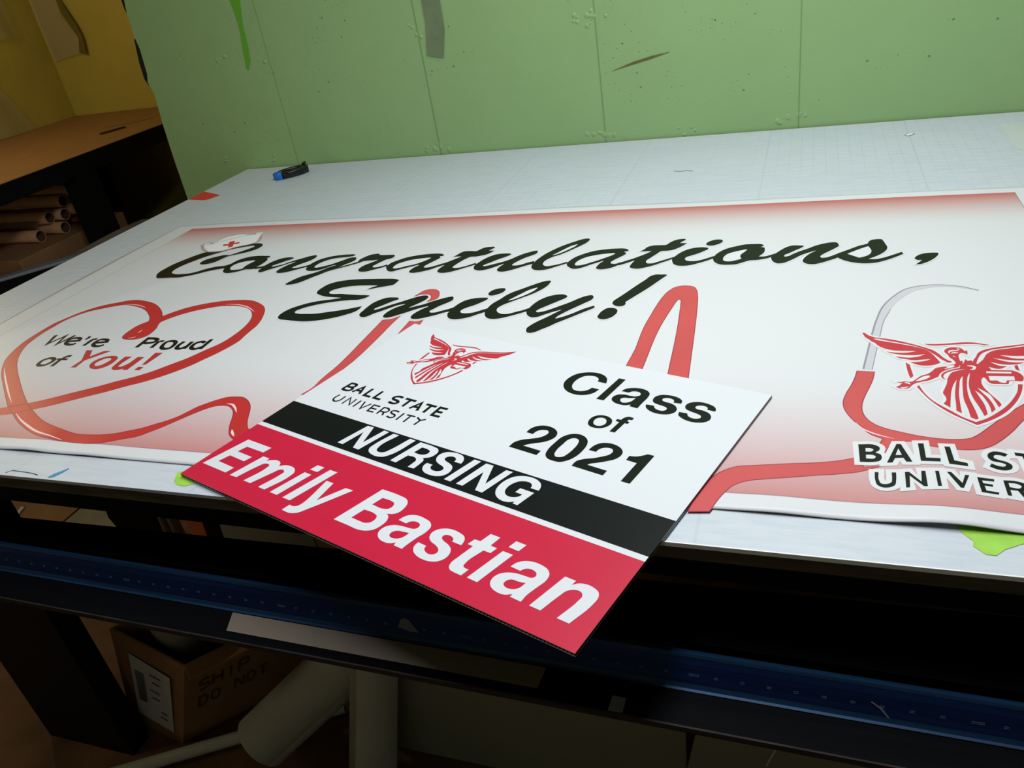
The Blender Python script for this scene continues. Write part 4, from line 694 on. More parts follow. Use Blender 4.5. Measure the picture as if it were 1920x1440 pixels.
# ------------------------------------------------------------------ printed banner
HB = .0016
def hz(x, y):
    f = math.exp(-((y - .64) / .055) ** 2)
    lift = .0062 * math.exp(-((x - .135) / .050) ** 2) + .0020 * math.exp(-((x + .02) / .04) ** 2) + .0026 * math.exp(-((x + 1.045) / .035) ** 2) + .0016 * math.exp(-((x + .93) / .05) ** 2) + .0022 * math.exp(-((x - .30) / .05) ** 2)
    d = (x + 1.30) * .80 - (y - 1.25) * .60          # a soft diagonal wrinkle at the left end
    wr = .0016 * math.exp(-(d / .035) ** 2) * math.exp(-((y - 1.2) / .28) ** 2)
    t = math.exp(-((y - 1.63) / .03) ** 2) * (.0012 + .0010 * math.sin(x * 9.0))
    return TZ + HB + f * (lift + .0006) + wr + max(0, t)
ban = thing('banner', 'wide white vinyl banner reading Congratulations, red-edged, spread flat on the cutting mat', 'banner', (-.58, 1.13, TZ))
b = BM()
BX0, BX1, BY0, BY1 = -1.568, .418, .6475, 1.6265
nx, ny = 250, 124
def bxy(i, j):
    u, v = i / nx, j / ny; x = BX0 + (BX1-BX0)*u; y = BY0 + (BY1-BY0)*v
    if i == 0: x += .006*math.sin(v*7) ; 
    if j == ny: y += .003*math.sin(u*13)
    return x, y
g_ = [[b.verts.new((*bxy(i, j), hz(*bxy(i, j)))) for j in range(ny+1)] for i in range(nx+1)]
for i in range(nx):
    for j in range(ny): b.faces.new((g_[i][j], g_[i+1][j], g_[i+1][j+1], g_[i][j+1])).smooth = True
lo = {}
rim = [(i, 0) for i in range(nx)] + [(nx, j) for j in range(ny)] + [(i, ny) for i in range(nx, 0, -1)] + [(0, j) for j in range(ny, 0, -1)]
for q in rim: v = g_[q[0]][q[1]]; lo[q] = b.verts.new(v.co - Vector((0, 0, .0010)))
for a, c in zip(rim, rim[1:] + rim[:1]): b.faces.new((lo[a], lo[c], g_[c[0]][c[1]], g_[a[0]][a[1]]))
obj('vinyl_sheet', b, M['banner'], ban)
B0 = 0.0
print_group('heart_ribbon', 'heart', 0, [M['red'], M['redline']], ban, hz, line=.0014, label='red printed ribbon looped into a heart')
for s_, l_ in zip(list(PRINTS['tube']), ('tall red heartbeat peak', 'slanting red line running under the sign', 'small red hook above the name', 'short red jagged piece by the sign corner', 'red line running in from the sign to the emblem', 'red stethoscope tube bend under the emblem')):
    PRINTS['one'] = [s_]; print_group('stethoscope_tubing', 'one', 0, [M['tubered'], M['redline']], ban, hz, line=.0012, label=l_)
print_group('metal_tubing', 'metal', 1, [M['greyink']], ban, hz, label='silver grey printed ear tube')
print_group('metal_tubing_outline', 'metaledge', 2, [M['greyline']], ban, hz, scale_w=.9e-3)
for s_ in list(PRINTS['glint']):
    PRINTS['one'] = [s_]; print_group('highlight', 'one', 2, [M['glint']], ban, hz, scale_w=.9e-3, taper=True)
print_group('greeting_lettering', 'greeting', 4, [M['ink'], M['halo']], ban, hz, halo=.006, label='black brush script greeting')
print_group('cap_shadow', 'capshade', 5, [M['capshade']], ban, hz, scale_w=.9e-3)
cap = print_group('nurse_cap', 'cap', 6, [M['capwhite']], ban, hz, label='small white printed nurse cap')
print_group('cap_fold_line', 'capline', 7, [M['greyline']], cap, hz)
print_group('red_cross', 'cross', 7, [M['crossred']], cap, hz)
print_group('motto_lettering', 'proud', 1, [M['ink']], ban, hz, scale_w=1.0e-3, label='small black slanted lettering inside the heart')
print_group('motto_lettering', 'you', 1, [M['red'], M['redline']], ban, hz, line=.0010, label='red slanted word inside the heart')
print_group('winged_emblem', 'emblem', 4, [M['emblem'], M['halo']], ban, hz, halo=.007, label='crimson winged figure on a shield')
print_group('emblem_lettering', 'ballstate', 6, [M['ink'], M['halo']], ban, hz, halo=.011, label='black capitals with white outline under the emblem')

print_group('emblem_lettering', 'restletters', 6, [M['ink']], ban, hz, label='black capitals ending the two lines under the emblem')

# ------------------------------------------------------------------ corrugated plastic yard sign
SO = Vector((-0.74557, 0.62272)); SA = -0.314592; SW, SH = .60259, .45194; SZ = TZ + .0062
ca, sa = math.cos(SA), math.sin(SA)
def sp(u, v, z=0.0): return (SO.x + u*ca - v*sa, SO.y + u*sa + v*ca, SZ + z)
def sbox(bm, u0, u1, v0, v1, z0, z1, mi=0):
    hexa(bm, [sp(u0,v0,z0), sp(u1,v0,z0), sp(u1,v1,z0), sp(u0,v1,z0), sp(u0,v0,z1), sp(u1,v0,z1), sp(u1,v1,z1), sp(u0,v1,z1)], mi)
sign = thing('yard_sign', 'white, black and crimson corrugated plastic yard sign lying askew across the table front edge', 'sign', sp(SW/2, SH/2, -.004))
b = BM(); sbox(b, 0, SW, 0, SH, -.0005, 0); obj('face_sheet', b, M['signwhite'], sign)
b = BM(); sbox(b, 0, SW, 0, SH, -.0041, -.0036); obj('back_sheet', b, M['signwhite'], sign)
b = BM()
n = 150
for i in range(n + 1):
    u = i * (SW - .0006) / n; sbox(b, u, u + .0006, 0, SH, -.0036, -.0005)
obj('core_flutes', b, M['flute'], sign, label='dark open flutes between the two sheets')
b = BM(); sbox(b, 0, SW, .1325, .1905, .0001, .0002); obj('black_band', b, M['bandblack'], sign)
b = BM(); sbox(b, 0, SW, 0, .1248, .0001, .0002); obj('crimson_band', b, M['signred'], sign)
zs = lambda x, y: SZ
print_group('name_lettering', 'name', 5, [M['letterwhite'], M['redline']], sign, zs, label='large white slanted lettering on crimson')
print_group('subject_lettering', 'nursing', 5, [M['letterwhite']], sign, zs, label='white slanted capitals on the black band')
print_group('class_lettering', 'classof', 1, [M['inksign']], sign, zs, label='bold black lettering and year')
print_group('school_lettering', 'signsmall', 1, [M['inksign']], sign, zs, scale_w=.98e-3, label='small black capitals in two lines')
print_group('winged_emblem', 'emblem_sign', 1, [M['emblem']], sign, zs, label='crimson winged figure on a shield')

# ------------------------------------------------------------------ tapes and small things on the mat
def flat_thing(name, poly, z0, z1, mt, label, cat='tape', group=None):
    b = BM(); slab(b, poly, z0, z1); cx = sum(q[0] for q in poly)/len(poly); cy = sum(q[1] for q in poly)/len(poly)
    return obj(name, b, mt, label=label, cat=cat, base=(cx, cy, z0), group=group)
flat_thing('tape_piece', [(-1.736, 1.874), (-1.736, 1.948), (-1.668, 1.915), (-1.640, 1.900), (-1.655, 1.862), (-1.668, 1.858)], TZ+.0002, TZ+.0007, M['redtape'], 'red tape piece at the left edge of the cutting mat')
flat_thing('tape_piece', [(-.760, .632), (-.752, .615), (-.742, .6075), (-.728, .6060), (-.718, .6115), (-.712, .618), (-.730, .640)], TZ+.0002, TZ+.0006, M['lime'], 'lime green tape piece peeking out under the yard sign corner')
flat_thing('tape_piece', [(.140, .668), (.143, .646), (.152, .634), (.151, .627), (.160, .617), (.168, .617), (.176, .626), (.190, .635), (.199, .640), (.200, .668)], TZ+.0002, TZ+.0006, M['lime'], 'lime green torn tape piece under the right front hem of the banner')
flat_thing('tape_piece', [(.402, 2.075), (.62, 2.09), (.62, 1.86), (.430, 1.858), (.405, 1.878), (.404, 1.95)], TZ+.0002, TZ+.0006, M['frosttape'], 'frosted clear tape patch at the rear right of the cutting mat')
flat_thing('tape_sliver', [(-.9540, .5975), (-.9500, .6060), (-.9440, .6125), (-.9385, .6195), (-.9370, .6193), (-.9395, .6100), (-.9435, .6020), (-.9480, .5980)], TZ+.0002, TZ+.0008, M['bluetape'], 'blue pointed tape sliver at the front left edge of the mat')
# nick in the mat, rim curled up
b = BM(); slab(b, [(.2075, 2.040), (.214, 2.054), (.224, 2.058), (.2285, 2.050), (.222, 2.040), (.214, 2.034)], TZ+.0002, TZ+.0010); 
ribbon(b, [(.2075, 2.040), (.214, 2.054), (.224, 2.058), (.2285, 2.050), (.222, 2.040), (.214, 2.034)], .0016, lambda x, y: TZ+.0013, True, 1)
obj('mat_nick', b, [M['edgewhite'], M['greyline']], matt, label='small oval cut in the mat')
b = BM(); ribbon(b, [(-.297, 1.868), (-.280, 1.860), (-.268, 1.866), (-.252, 1.856)], .003, lambda x, y: TZ+.0005); obj('mat_scuff', b, M['greyline'], matt)
b = BM(); ribbon(b, [(-1.035, .5985), (-1.028, .6045), (-1.00, .6035), (-.985, .6020), (-.975, .6000)], .0010, lambda x, y: TZ+.0005); obj('mat_scuff', b, M['hole'], matt)

# small hooked utility knife at the rear of the table
kn = thing('hook_knife', 'small black hook-shaped safety cutter with blue tip behind the banner', 'cutter', (-1.49, 2.06, TZ))
def loop(pts, w, z0, z1, closed=False):
    bm = BM(); n = len(pts); P_ = [np.array(q[:2]) for q in pts]; W = [q[2] if len(q) > 2 else w for q in pts]
    rings = []
    for i in range(n):
        a = P_[i-1] if (closed or i) else P_[i]; c = P_[(i+1) % n] if (closed or i < n-1) else P_[i]
        d = c - a; d = d / math.hypot(*d); nn = np.array((-d[1], d[0])); h = W[i]/2
        rings.append([bm.verts.new((*(P_[i]+nn*h*s), z)) for s, z in ((-1, z0+.002), (-.6, z0), (.6, z0), (1, z0+.002), (1, z1-.003), (.6, z1), (-.6, z1), (-1, z1-.003))])
    for i in range(n if closed else n-1):
        a, c = rings[i], rings[(i+1) % n]
        for k in range(8): f = bm.faces.new((a[k], a[(k+1) % 8], c[(k+1) % 8], c[k])); f.smooth = True
    if not closed: bm.faces.new(rings[0][::-1]); bm.faces.new(rings[-1])
    bmesh.ops.recalc_face_normals(bm, faces=bm.faces); return bm
KX, KY = -1.494, 2.058; kd = np.array((.55, .83)); kp = np.array((.83, -.55))
def K(a, c): q = np.array((KX, KY)) + kd*a + kp*c; return (float(q[0]), float(q[1]))
body = [(*K(-.030, -.014), .010), (*K(-.008, -.026), .010), (*K(.020, -.027), .011), (*K(.046, -.018), .014), (*K(.060, -.002), .017), (*K(.052, .014), .017), (*K(.026, .022), .016), (*K(-.004, .020), .013), (*K(-.026, .012), .012)]
obj('body', loop(body, .012, TZ+.0002, TZ+.020), M['blackplastic'], kn)
tip = [(*K(-.0265, .0118), .0145), (*K(-.040, .004), .0145), (*K(-.042, -.006), .013), (*K(-.0305, -.0135), .012)]
obj('tip', loop(tip, .012, TZ+.0002, TZ+.021), M['toolblue'], kn, label='blue plastic tip')
b = BM(); 
for s in (0, .009): 
    c = K(.058 + s*.6, -.008 - s); box(b, c[0]-.004, c[0]+.004, c[1]-.006, c[1]+.006, TZ+.0201, TZ+.026, .001)
obj('thumb_notch', b, M['blackplastic'], kn)

# ------------------------------------------------------------------ long cutting beam in front of the table
CXa, CXb = -1.42, .72
def Lz(z, c, m_): return lambda x: (x, c + m_*x, TZ + z)
E = {
 'a': Lz(-.160, .7015, .0239), 'a2': Lz(-.172, .7005, .0239), 'g': Lz(-.155, .6772, .0217), 'g2': Lz(-.1575, .6745, .0210), 'h': Lz(-.150, .6433, .0079), 'h2': Lz(-.153, .6405, .0079),
 'i': Lz(-.145, .6166, -.0029), 'i2': Lz(-.149, .6140, -.0029), 'j': Lz(-.142, .594, -.0110), 'b': Lz(-.130, .5682, -.0160), 'b2': Lz(-.1335, .5665, -.0160),
 'b1': Lz(-.1315, .5740, -.0160), 'c': Lz(-.140, .5630, -.0157), 'd0': Lz(-.160, .5555, -.0152), 'd': Lz(-.165, .5530, -.0151), 'd1': Lz(-.1655, .5500, -.0151), 'e': Lz(-.170, .5125, -.0126), 'f': Lz(-.178, .5115, -.0126), 'f2': Lz(-.178, .5160, -.0126),
 'under': Lz(-.215, .540, -.012), 'under2': Lz(-.215, .690, .0239)}
def strip(bm, keys, mi=0, xa=CXa, xb=CXb, n=1, dz=0):
    for k1, k2 in zip(keys, keys[1:]):
        for i in range(n):
            p0 = xa+(xb-xa)*i/n; p1 = xa+(xb-xa)*(i+1)/n
            vs = [Vector(E[k1](p0)), Vector(E[k2](p0)), Vector(E[k2](p1)), Vector(E[k1](p1))]
            bm.faces.new([bm.verts.new(v+Vector((0,0,dz))) for v in vs]).material_index = mi
cut = thing('cutting_beam', 'long black extruded cutting beam with a blue ruler rail in front of the work table', 'cutter', (-.4, .6, TZ-.215))
def loft(name, keys, mt, label=None, caps=True):
    bm = BM(); A = [bm.verts.new(E[k](CXa)) for k in keys]; Bv = [bm.verts.new(E[k](CXb)) for k in keys]; n = len(keys)
    for i in range(n): bm.faces.new((A[i], A[(i+1) % n], Bv[(i+1) % n], Bv[i]))
    bm.faces.new(A[::-1]); bm.faces.new(Bv); bmesh.ops.recalc_face_normals(bm, faces=bm.faces)
    return obj(name, bm, mt, cut, label=label)
E['jb'] = Lz(-.160, .598, -.0110); E['bb'] = Lz(-.175, .572, -.016)
loft('beam_body', ['a', 'a2', 'under2', 'under', 'bb', 'jb', 'j', 'i2', 'i', 'h2', 'h', 'g2', 'g'], M['darkrail'])
E['r0'] = Lz(-.143, .5845, -.0125); E['r1'] = Lz(-.134, .5770, -.0160)
loft('blue_rail', ['r0', 'r1', 'b1', 'b', 'b2', 'c', 'd0', 'd', 'bb'], M['blue'], label='dark blue anodised rail')
E['d1b'] = Lz(-.180, .5500, -.0151); E['bbb'] = Lz(-.185, .571, -.016); E['d2'] = Lz(-.1665, .5495, -.0151); E['bb2'] = Lz(-.176, .571, -.016)
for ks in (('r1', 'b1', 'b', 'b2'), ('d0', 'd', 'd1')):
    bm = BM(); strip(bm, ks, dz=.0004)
    bmesh.ops.translate(bm, verts=bm.verts, vec=(0, -.0003, 0)); obj('rail_highlight', bm, M['bluehighlight'], cut, label='lighter blue strip, painted highlight along the rail')  # ridge highlights put in as lighter coloured strips
loft('lip_plate', ['d2', 'e', 'f', 'f2', 'd1b', 'bbb', 'bb2'], M['darkrail'])
b = BM()
for i in range(70):
    x = CXa + (CXb-CXa)*i/69
A_ = []
bm = b
for x0_, x1_ in ((CXa, CXb),):
    vs = []
    for x in (x0_, x1_):
        ex, ey, ez = E['e'](x); vs.append([Vector((ex, ey-.0006, ez+.0004)), Vector((ex, ey-.0022, ez-.0004)), Vector((ex, ey-.0022, ez-.0082)), Vector((ex, ey-.0006, ez-.0086))])
    a, c = [[bm.verts.new(v) for v in r] for r in vs]
    for i in range(4): bm.faces.new((a[i], a[(i+1) % 4], c[(i+1) % 4], c[i]))
    bm.faces.new(a[::-1]); bm.faces.new(c); bmesh.ops.recalc_face_normals(bm, faces=bm.faces)
obj('lip_edge', b, M['lipedge'], cut, label='worn bare edge of the lip')
# faint inch marks engraved on the rail
b = BM()
x = CXa + .03; k = 0
def lerp(k1, k2, x, t): return Vector(E[k1](x))*(1-t) + Vector(E[k2](x))*t
while x < CXb - .05:
    w_ = .0045 if k % 10 else .011
    for t0, t1 in ((.46, .50), (.54, .58)):
        q = [lerp('c', 'd0', x, t1), lerp('c', 'd0', x + w_, t1), lerp('c', 'd0', x + w_, t0), lerp('c', 'd0', x, t0)]
        b.faces.new([b.verts.new(v + Vector((0, -.0003, .0003))) for v in q])
    x += .0258; k += 1
obj('scale_marks', b, M['tick'], cut, label='pale inch marks along the blue rail')
def on(k1, k2, pts, name, mt, label, cat, off=.0006):
    """thin sticker lying on one face of the beam; pts = (x, t)"""
    n_ = (Vector(E[k2](0)) - Vector(E[k1](0))).cross(Vector((1, 0, 0))).normalized()
    if n_.z < 0: n_ = -n_
    b = BM(); lo_ = [lerp(k1, k2, x, t) + n_*off*.4 for x, t in pts]; hi_ = [v + n_*off for v in lo_]
    A = [b.verts.new(v) for v in lo_]; B_ = [b.verts.new(v) for v in hi_]; n = len(pts)
    b.faces.new(B_); b.faces.new(A[::-1])
    for i in range(n): b.faces.new((A[i], A[(i+1) % n], B_[(i+1) % n], B_[i]))
    bmesh.ops.recalc_face_normals(b, faces=b.faces)
    c = sum(lo_, Vector())/n
    return obj(name, b, mt, label=label, cat=cat, base=c)
on('d2', 'e', [(-.685, .02), (-.255, .02), (-.258, .72), (-.676, .72)], 'masking_strip', M['stripgrey'], 'long beige masking strip lying below the blue ruler rail', 'tape')
on('c', 'd0', [(-.438, .10), (-.4325, .02), (-.4275, .06), (-.4140, .72), (-.4250, .74), (-.4420, .58)], 'paper_scrap', M['paperscrap'], 'small grey torn paper scrap stuck on the blue ruler rail', 'paper')
on('d2', 'e', [(-.176, .52), (-.1615, .52), (-.1620, .99), (-.1775, .99)], 'clear_sticker', M['paperscrap'], 'small grey sticker on the black lip below the yard sign tip', 'sticker')
on('c', 'd0', [(.073, .35), (.0745, .35), (.083, .60), (.090, 1.0), (.0885, 1.0), (.0815, .62)], 'white_thread', M['paperscrap'], 'pale curved thread on the blue ruler rail at right', 'thread')

# ------------------------------------------------------------------ under the table, on the floor
FZ = 0.0
bx = thing('cardboard_box', 'open brown cardboard box with a white shipping label on the floor under the table', 'box', (-1.3, .86, FZ))
f0 = [Vector((-1.425, .790, .003)), Vector((-1.262, .770, .003)), Vector((-1.172, .795, .245)), Vector((-1.340, .80, .318))]   # front face BL BR TR TL
dp = Vector((.17, .17, .015)); th = .004
def quadslab(bm, q, off, mi=0):
    hexa(bm, [q[0], q[1], q[2], q[3], q[0]+off, q[1]+off, q[2]+off, q[3]+off], mi)
b = BM(); quadslab(b, f0, Vector((.003, .004, 0))); 
quadslab(b, [f0[1], f0[1]+dp, f0[2]+dp, f0[2]], Vector((-.004, .002, 0)))
quadslab(b, [f0[0], f0[0]+dp, f0[3]+dp, f0[3]], Vector((.004, .002, 0)))
quadslab(b, [f0[0]+dp, f0[1]+dp, f0[2]+dp, f0[3]+dp], Vector((-.003, -.004, 0)))
quadslab(b, [f0[0], f0[1], f0[1]+dp, f0[0]+dp], Vector((0, 0, .004)))
bmesh.ops.recalc_face_normals(b, faces=b.faces); obj('carton_wall', b, M['carton'], bx)
b = BM(); quadslab(b, [f0[2], f0[2]+dp, f0[2]+dp+Vector((.07, -.05, .035)), f0[2]+Vector((.07, -.05, .035))], Vector((0, .002, .003))); bmesh.ops.recalc_face_normals(b, faces=b.faces); obj('flap', b, M['carton'], bx)
def fq(u, v, o=.0015):   # point on the front face
    q = (f0[0]*(1-u)+f0[1]*u)*(1-v) + (f0[3]*(1-u)+f0[2]*u)*v; n_ = (f0[1]-f0[0]).cross(f0[3]-f0[0]).normalized()
    if n_.y > 0: n_ = -n_
    return q + n_*o
b = BM(); b.faces.new([b.verts.new(fq(*q)) for q in ((.20, .18), (.84, .11), (.80, .78), (.22, .84))]); obj('shipping_label', b, M['label'], bx, label='white shipping label with barcode')
b = BM()
for i in range(13):
    v = .36 + i*.026; w_ = (.30, .36, .33)[i % 3]
    b.faces.new([b.verts.new(fq(u_, v_, .0022)) for u_, v_ in ((.27, v), (.27+.14, v-.006), (.27+.14, v+.006), (.27, v+.012))])
for u_, v_, w_ in ((.50, .70, .16), (.52, .62, .12), (.48, .52, .15), (.50, .44, .12), (.64, .30, .10), (.62, .24, .12)):
    b.faces.new([b.verts.new(fq(p_, q_, .0022)) for p_, q_ in ((u_, v_), (u_+w_, v_-.012), (u_+w_, v_-.002), (u_, v_+.010))])
obj('label_print', b, M['labelink'], bx)
# dark writing band on the right side of the carton
def rq(u, v, o=.0015):
    q = (f0[1]*(1-u)+(f0[1]+dp)*u)*(1-v) + (f0[2]*(1-u)+(f0[2]+dp)*u)*v
    n_ = dp.cross(f0[2]-f0[1]).normalized()
    if n_.y > 0: n_ = -n_
    return q + n_*o
GL = {'S': [(1,.9,.5,1,0,.8,0,.55,1,.45,1,.2,.5,0,0,.1)], 'H': [(0,0,0,1),(1,0,1,1),(0,.5,1,.5)], 'I': [(.5,0,.5,1)], 'P': [(0,0,0,1,.9,1,1,.75,.9,.5,0,.5)], 'T': [(.5,0,.5,1),(0,1,1,1)], 'O': [(0,.5,.2,.95,.8,.95,1,.5,.8,.05,.2,.05,0,.5)], 'D': [(0,0,0,1,.6,1,1,.6,1,.4,.6,0,0,0)], 'N': [(0,0,0,1,1,0,1,1)]}
b = BM()
def rtext(s, u0, v0, du, dv, w_):
    for i, ch in enumerate(s):
        for st_ in GL.get(ch, ()):
            P_ = [(u0 + du*(i + .7*st_[k]), v0 + dv*st_[k+1]) for k in range(0, len(st_), 2)]
            for (a0, a1), (c0, c1) in zip(P_, P_[1:]):
                d = math.hypot(c0-a0, c1-a1) or 1; nx_, ny_ = -(c1-a1)/d*w_, (c0-a0)/d*w_
                b.faces.new([b.verts.new(rq(x_, y_)) for x_, y_ in ((a0-nx_, a1-ny_), (c0-nx_, c1-ny_), (c0+nx_, c1+ny_), (a0+nx_, a1+ny_))])
rtext('SHIP', .14, .60, .12, .13, .012); rtext('DO NOT', .14, .40, .11, .12, .012)
obj('carton_lettering', b, M['cartonink'], bx, label='dark printed lettering on the box side')
# film roll in the box
rl = thing('film_roll', 'pale roll of film standing in the open cardboard box', 'roll', (-1.24, .88, .24))
b = BM(); tube(b, (-1.245, .885, .06), (-1.235, .880, .365), .058, .062, 36, .02); obj('roll_body', b, M['paper'], rl)
rl = thing('film_roll', 'narrow pale roll at the right inside the open cardboard box', 'roll', (-1.14, .90, .2))
b = BM(); tube(b, (-1.150, .925, .06), (-1.115, .915, .325), .034, .036, 28, .008); obj('roll_body', b, M['paper'], rl)

def roll(label, A, Bp, r0, r1, wall, mt, name='vinyl_roll', curl=None):
    t = thing(name, label, 'roll', A); b = BM(); tube(b, A, Bp, r0, r1, 40, wall); obj('roll_body', b, mt, t)
    if curl:
        b = BM(); A_, B_ = Vector(A), Vector(Bp); q = (B_-A_).normalized().to_track_quat('Z', 'Y'); prev = None
        for i in range(19):
            th_ = curl + i*.10; rr = r0 + .0012 + i*.0006
            o_ = q @ Vector((rr*math.cos(th_), rr*math.sin(th_), 0)); v = (b.verts.new(A_+o_), b.verts.new(B_+o_*(r1/r0)))
            if prev: b.faces.new((prev[0], v[0], v[1], prev[1])).smooth = True
            prev = v
        obj('loose_end', b, mt, t)
    return t
roll('wide white vinyl roll leaning on the floor under the table', (-1.035, .775, .072), (-.800, .960, .250), .058, .062, .012, M['paper'], curl=3.4)
roll('white vinyl roll standing upright beside the pale foam board', (-.800, .800, .004), (-.735, .850, .330), .046, .042, .010, M['paper'], curl=2.2)
roll('small pale roll tip behind the wide leaning vinyl roll', (-.995, .95, .21), (-.87, 1.14, .215), .022, .022, .004, M['paper'])
b = BM(); tube(b, (-1.40, .64, .017), (-.93, .925, .017), .014, n=20, wall=.003, mi_in=0); obj('mailing_tube', b, M['paper'], label='thin pale tube lying on the floor in front of the wide vinyl roll', cat='tube', base=(-1.15, .79, 0))
b = BM(); vslab(b, [(-.775, .002), (-.17, .002), (-.164, .321), (-.694, .321)], .868, .873); 
flat = obj('foam_board', b, M['foam'], label='wide pale foam board standing under the middle of the table', cat='board', base=(-.45, .87, 0))
flat.data.transform(Matrix.Shear('XZ', 4, (0, 0)) if False else Matrix.Identity(4))
b = BM(); vslab(b, [(-.19, .002), (.18, .002), (.155, .307), (-.133, .318)], .850, .855); obj('foam_board', b, M['foam'], label='smaller pale foam board at the right, split by a white line', cat='board', base=(.02, .85, 0))
b = BM(); vslab(b, [(-.035, .20), (-.032, .20), (.003, .3145), (-.001, .3145)], .8482, .8496); o_ = obj('score_line', b, M['signwhite'], bpy.data.objects['foam_board.001']) 
# sheets and boards further back, seen through the slot above the beam
b = BM(); slab(b, [(-2.72, 1.18), (-2.245, 1.18), (-2.255, 1.9), (-2.76, 1.9)], .002, .010); obj('cardboard_sheet', b, M['carton'], label='flat brown cardboard sheet on the floor under the left table end', cat='cardboard', base=(-2.5, 1.5, 0))
b = BM(); slab(b, [(-2.235, 1.10), (-1.98, 1.10), (-2.02, 1.85), (-2.235, 1.85)], .002, .012); obj('grey_board', b, M['greysheet'], label='flat grey board on the floor right of the brown cardboard sheet', cat='board', base=(-2.0, 1.5, 0))
b = BM(); hexa(b, [(-2.42, 1.28, .012), (-2.405, 1.28, .012), (-2.46, 1.42, .012), (-2.475, 1.42, .012), (-2.42, 1.28, .016), (-2.405, 1.28, .016), (-2.46, 1.42, .016), (-2.475, 1.42, .016)]); obj('paint_stick', b, M['label'], label='small pale stick on the brown cardboard sheet', cat='stick', base=(-2.44, 1.35, .012))
for i, (x, c, lab) in enumerate(((-1.592, 'kraft', 'leftmost slim upright tube seen through the slot above the beam'), (-1.562, 'olive', 'middle slim upright tube seen through the slot above the beam'), (-1.532, 'paper', 'rightmost slim upright tube seen through the slot above the beam'))):
    b = BM(); tube(b, (x, 1.20, 0.002), (x, 1.20, .42), .0135, n=20, wall=.002); obj('upright_tube', b, {'kraft': M['kraft'], 'olive': M['greysheet'], 'paper': M['foam']}[c], label=lab, cat='tube', group='slim upright tubes under the table', base=(x, 1.2, 0))
b = BM(); vslab(b, [(-1.49, .002), (-1.425, .002), (-1.425, .36), (-1.49, .36)], 1.20, 1.206); obj('orange_board', b, M['orange'], label='narrow orange board standing between slim tubes and a pale board', cat='board', base=(-1.46, 1.2, 0))
b = BM(); vslab(b, [(-1.40, .002), (-1.10, .002), (-1.10, .38), (-1.40, .38)], 1.195, 1.201); obj('pale_board', b, M['foam'], label='pale board standing right of the narrow orange board', cat='board', base=(-1.25, 1.2, 0))
# scraps by the left leg
b = BM(); slab(b, [(-1.99, 1.17), (-1.80, 1.16), (-1.79, 1.22), (-1.97, 1.27)], .013, .016); obj('paper_sheet', b, M['label'], label='pale paper scrap on the floor behind the left table leg', cat='paper', base=(-1.9, 1.2, .012))

# ------------------------------------------------------------------ side bench in the alcove
bn = thing('side_bench', 'orange-brown topped side bench with a black steel frame by the ochre wall', 'bench', (-3.5, 2.6, 0))
b = BM(); box(b, -4.055, -2.945, .9, 3.735, TZ - .022, TZ, .002); obj('bench_top', b, M['wood'], bn)
b = BM(); box(b, -2.965, -2.940, .9, 3.72, TZ - .076, TZ - .0085); box(b, -2.9652, -2.9405, .9, 3.72, TZ-.0085, TZ-.0021); obj('front_rail', b, M['black'], bn)
for y in (.95, 2.585, 3.64):
    b = BM(); box(b, -3.03, -2.9405, y, y + .115 if y < 3 else y + .08, .001, TZ - .0765); obj('leg', b, M['black'], bn)
for y in (.95, 3.66):
    b = BM(); box(b, -4.04, -3.97, y, y + .06, .001, TZ - .0225); obj('leg', b, M['black'], bn)
b = BM(); pts_ = [(-3.230, 3.075), (-3.222, 3.10), (-3.200, 3.155), (-3.190, 3.185), (-3.172, 3.180), (-3.180, 3.14), (-3.203, 3.075), (-3.215, 3.060)]
ribbon(b, smooth([(x, y, False) for x, y in pts_], True), .006, lambda x, y: TZ+.006, True)
bmesh.ops.remove_doubles(b, verts=b.verts, dist=1e-5)
for f in list(b.faces): pass
ret = bmesh.ops.extrude_face_region(b, geom=list(b.faces)); bmesh.ops.translate(b, verts=[v for v in ret['geom'] if isinstance(v, bmesh.types.BMVert)], vec=(0, 0, -.0055))
obj('wire_clip', b, M['kraftin'], label='small brown oval clip lying on the side bench', cat='clip', base=(-3.2, 3.12, TZ))
flat_thing('paper_strip', [(-3.36, 3.23), (-3.345, 3.26), (-3.19, 3.36), (-3.155, 3.375), (-3.17, 3.35), (-3.24, 3.30)], TZ+.0005, TZ+.0015, M['stripgrey'], 'thin pale strip lying on the side bench behind the clip', 'paper')

# cardboard tubes piled on a carton below the bench
b = BM(); box(b, -4.00, -3.10, 2.28, 2.90, .002, TZ - .3335, .004); obj('storage_carton', b, M['carton'], label='large brown carton under the side bench holding the tubes', cat='box', base=(-3.55, 2.6, 0))
tubes = [(-3.20, 2.506, -.3062, .027, 'kraft', 'frontmost cardboard tube, lowest and nearest the cutting mat'),
 (-3.165, 2.6145, -.3062, .027, 'kraft', 'bottom row cardboard tube just behind the frontmost one'),
 (-3.21, 2.5965, -.2510, .027, 'kraft', 'cardboard tube with a ragged pale edge above the bottom row'),
 (-3.18, 2.6545, -.2570, .0265, 'kraft', 'dark-mouthed cardboard tube in the middle of the pile'),
 (-3.14, 2.7700, -.3052, .028, 'pinktube', 'reddish cardboard tube at the right of the pile by the bench leg'),
 (-3.19, 2.6830, -.2035, .027, 'kraft', 'cardboard tube second from the top of the pile'),
 (-3.15, 2.7370, -.1710, .026, 'kraft', 'topmost cardboard tube of the pile'),
 (-3.13, 2.7110, -.2490, .026, 'kraft', 'short dark cardboard tube tucked behind the pile')]
proto = None
